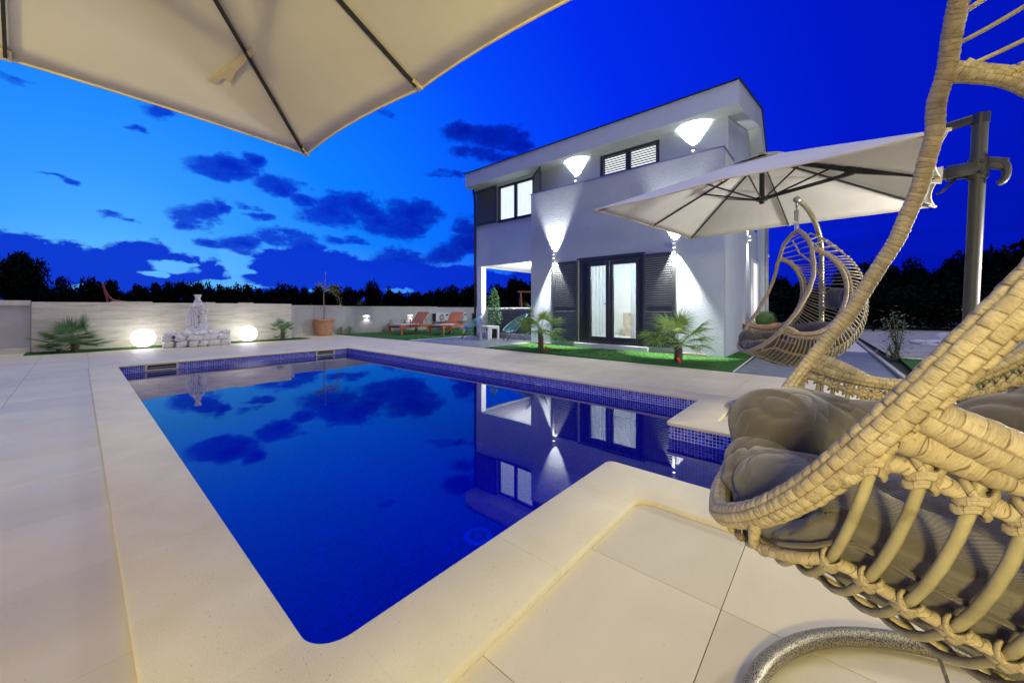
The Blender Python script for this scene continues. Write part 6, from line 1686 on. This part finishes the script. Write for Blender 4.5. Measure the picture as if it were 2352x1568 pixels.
# ================================================================== TREES
def crown_mesh(seed, n, L, lobes):
    r_ = random.Random(seed); mb = MB()
    C = [(Vector((r_.gauss(0, .42), r_.gauss(0, .42), r_.uniform(.25, .95))), r_.uniform(.22, .42)) for _ in range(lobes)]
    for k in range(n):
        c, rad = r_.choice(C); z = r_.uniform(-1, 1); a_ = r_.uniform(0, 2*PI); s_ = math.sqrt(1-z*z); q = rad*r_.random()**.33*r_.uniform(.8, 1.15)
        p = c+Vector((s_*math.cos(a_), s_*math.sin(a_), z*.8))*q
        d = Vector((r_.gauss(0, 1), r_.gauss(0, 1), r_.gauss(0, .7))).normalized(); e = d.cross(Vector((r_.gauss(0, 1), r_.gauss(0, 1), r_.gauss(0, 1)))).normalized(); l = L*r_.uniform(.6, 1.3)
        mb.add([p-d*l*.5, p+e*l*.22, p+d*l*.5, p-e*l*.22], [(0, 1, 2, 3)])
    v = np.array(mb.v); lo, hi = np.percentile(v, .5, axis=0), np.percentile(v, 99.7, axis=0)
    v[:, :2] = (v[:, :2]-(lo+hi)[:2]/2)/(hi-lo)[:2]; v[:, 2] = .10+.90*(v[:, 2]-lo[2])/(hi[2]-lo[2]); mb.v = [tuple(p) for p in v]
    return mb.mesh('crown', M['leaf_dark'])
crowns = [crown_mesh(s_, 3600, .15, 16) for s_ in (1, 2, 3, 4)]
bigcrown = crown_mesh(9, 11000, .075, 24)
tk = MB(); tk.tube([(0, 0, 0), (.02, 0, .25), (0, .01, .6)], lambda q: .035*(1-.6*q), 7)
for a_ in range(5): b_ = 2*PI*a_/5; tk.tube([(0, 0, .3), (.15*math.cos(b_), .15*math.sin(b_), .5), (.3*math.cos(b_), .3*math.sin(b_), .7)], lambda q: .014*(1-.6*q), 5)
tkm = tk.mesh('trunk', M['bark'], True)
tree_n = [0]
def tree(x, ytop, d, w_px, label, group, cr=None, z0=0.0, seed=0):
    r_ = random.Random(seed); p = atd(x, HY, d); h = EYE-(ytop-HY)*d/F_PX; wd = w_px*d/F_PX
    root = thing('tree', label, 'tree', (p.x, p.y, 0), r_.uniform(0, 6.28), group)
    hs = h
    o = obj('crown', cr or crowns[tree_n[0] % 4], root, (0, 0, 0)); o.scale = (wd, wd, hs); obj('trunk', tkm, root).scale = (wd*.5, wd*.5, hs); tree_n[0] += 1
    return root
tree(22, 568, 24, 190, 'big dark round-crowned tree at the far left edge, tallest of the left tree line', 'dark trees beyond the garden wall', bigcrown, seed=3)
tree(95, 640, 30, 90, 'lower dark tree beside the tall tree at far left', 'dark trees beyond the garden wall', bigcrown, seed=5)
line = [(150, 664, 44, 60, 'low dark tree right of the tall tree at far left'), (222, 640, 38, 70, 'dark round tree just left of the red slide rails'), (188, 668, 46, 60, 'low dark crown between the slide rails and the tall left trees'), (272, 668, 46, 60, 'low dark crown just right of the red slide rails'), (327, 654, 42, 50, 'dark tree above the left globe lamp'), (378, 648, 44, 45, 'small round dark tree midway between the left globe lamp and the statue'),
 (430, 647, 42, 50, 'dark tree directly behind the statue cap'), (472, 648, 44, 55, 'wide dark tree just right of the statue'), (520, 656, 43, 45, 'dark tree between the statue and the right globe lamp'), (562, 654, 45, 55, 'dark tree above the right globe lamp'), (612, 664, 50, 45, 'low dark tree above the right wall palm'), (655, 652, 42, 55, 'pointed dark tree behind the end of the beige stone wall'),
 (700, 660, 44, 50, 'dark tree just left of the potted tree'), (757, 656, 46, 60, 'dark tree close behind the potted tree'), (800, 660, 42, 60, 'dark tree right of the potted tree'), (862, 647, 40, 60, 'tall dark tree above the left wall lamp'), (905, 670, 48, 50, 'low dark crown above the left lounger'), (948, 672, 48, 50, 'low dark crown above the lamp beside the left lounger'), (985, 668, 50, 50, 'low dark tree above the right lounger'),
 (1032, 660, 44, 60, 'dark tree above the air-conditioning units'), (1075, 655, 42, 70, 'dark tree beside the house drainpipe')]
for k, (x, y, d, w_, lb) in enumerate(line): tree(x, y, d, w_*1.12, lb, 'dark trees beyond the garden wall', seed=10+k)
for k, (x, y, d, w_) in enumerate([(1150, 655, 38, 80), (1195, 640, 34, 90), (1240, 645, 34, 80)]): tree(x, y, d, w_, ['dark tree behind the tall porch shrub', 'tallest dark tree seen through the porch opening', 'dark tree at the right edge of the porch opening'][k], 'dark trees behind the porch', seed=60+k)
rt_ = [(1790, 640, 26, 110, 'dark tree between the house gable and the farther egg chair'), (1835, 668, 24, 110, 'low dark tree seen through the farther egg chair opening'), (1900, 672, 26, 110, 'low dark tree behind the farther egg chair back'), (1985, 606, 26, 110, 'tall dark tree just right of the farther egg chair'), (2045, 630, 24, 90, 'dark tree behind the near chair rim'), (2100, 604, 26, 100, 'round dark tree above the corner bush'),
 (2165, 622, 24, 100, 'dark tree left of the parasol mast'), (2240, 586, 24, 110, 'tall dark tree directly behind the parasol mast'), (2305, 572, 24, 130, 'tall dark tree right of the parasol mast'), (2370, 560, 23, 170, 'tallest dark tree at the right edge of the picture'), (1870, 700, 30, 90, 'small dark tree low behind the chair stand pole'), (2010, 660, 20, 130, 'broad dark bush-like tree low right of the farther egg chair'),
 (2140, 655, 20, 140, 'broad low dark tree behind the corner bush'), (2280, 640, 19, 150, 'broad low dark tree behind the mast foot'), (1930, 690, 19, 120, 'lowest dark tree between the two chairs')]
for k, (x, y, d, w_, lb) in enumerate(rt_): tree(x, y, d, w_*1.15, lb, 'dark trees behind the right lawn', bigcrown if k % 3 else None, seed=80+k)
# undergrowth that closes the tree line at ground level
mb = MB(); r_ = random.Random(77)
for k in range(30000):
    x = r_.uniform(-60, 1250) if k % 3 else r_.uniform(1740, 2500); right = x > 1500
    d = r_.uniform(17, 26) if right else r_.uniform(36, 50)
    p = atd(x, HY, d); z = r_.random()**.7*(2.2 if right else 1.3); L = .13 if right else .3
    dd = Vector((r_.gauss(0, 1), r_.gauss(0, 1), r_.gauss(0, .7))).normalized(); e = dd.cross(Vector((r_.gauss(0, 1), r_.gauss(0, 1), 1))).normalized(); c = Vector((p.x, p.y, z))
    mb.add([c-dd*L, c+e*L*.5, c+dd*L, c-e*L*.5], [(0, 1, 2, 3)])
stuff(obj('undergrowth', mb.mesh('undergrowth', M['leaf_dark'])), 'black undergrowth closing the foot of the tree line', 'undergrowth')
# dark earth bank far behind, so no sky shows under the crowns
bk_ = MB(); N = 60
vs = []
for k in range(N+1):
    x = -400+3200*k/N; p = atd(x, HY, 75); vs += [(p.x, p.y, -.5), (p.x, p.y, 2.6+.8*noise.noise(Vector((k*.35, 0, 0))))]; p = atd(x, HY, 90); vs += [(p.x, p.y, -.5)]
fs = []
for k in range(N): b_ = 3*k; fs += [(b_, b_+3, b_+4, b_+1), (b_+1, b_+4, b_+5, b_+2)]
bk_.add(vs, fs); struct(obj('hill', bk_.mesh('hill', M['ground'], True)))
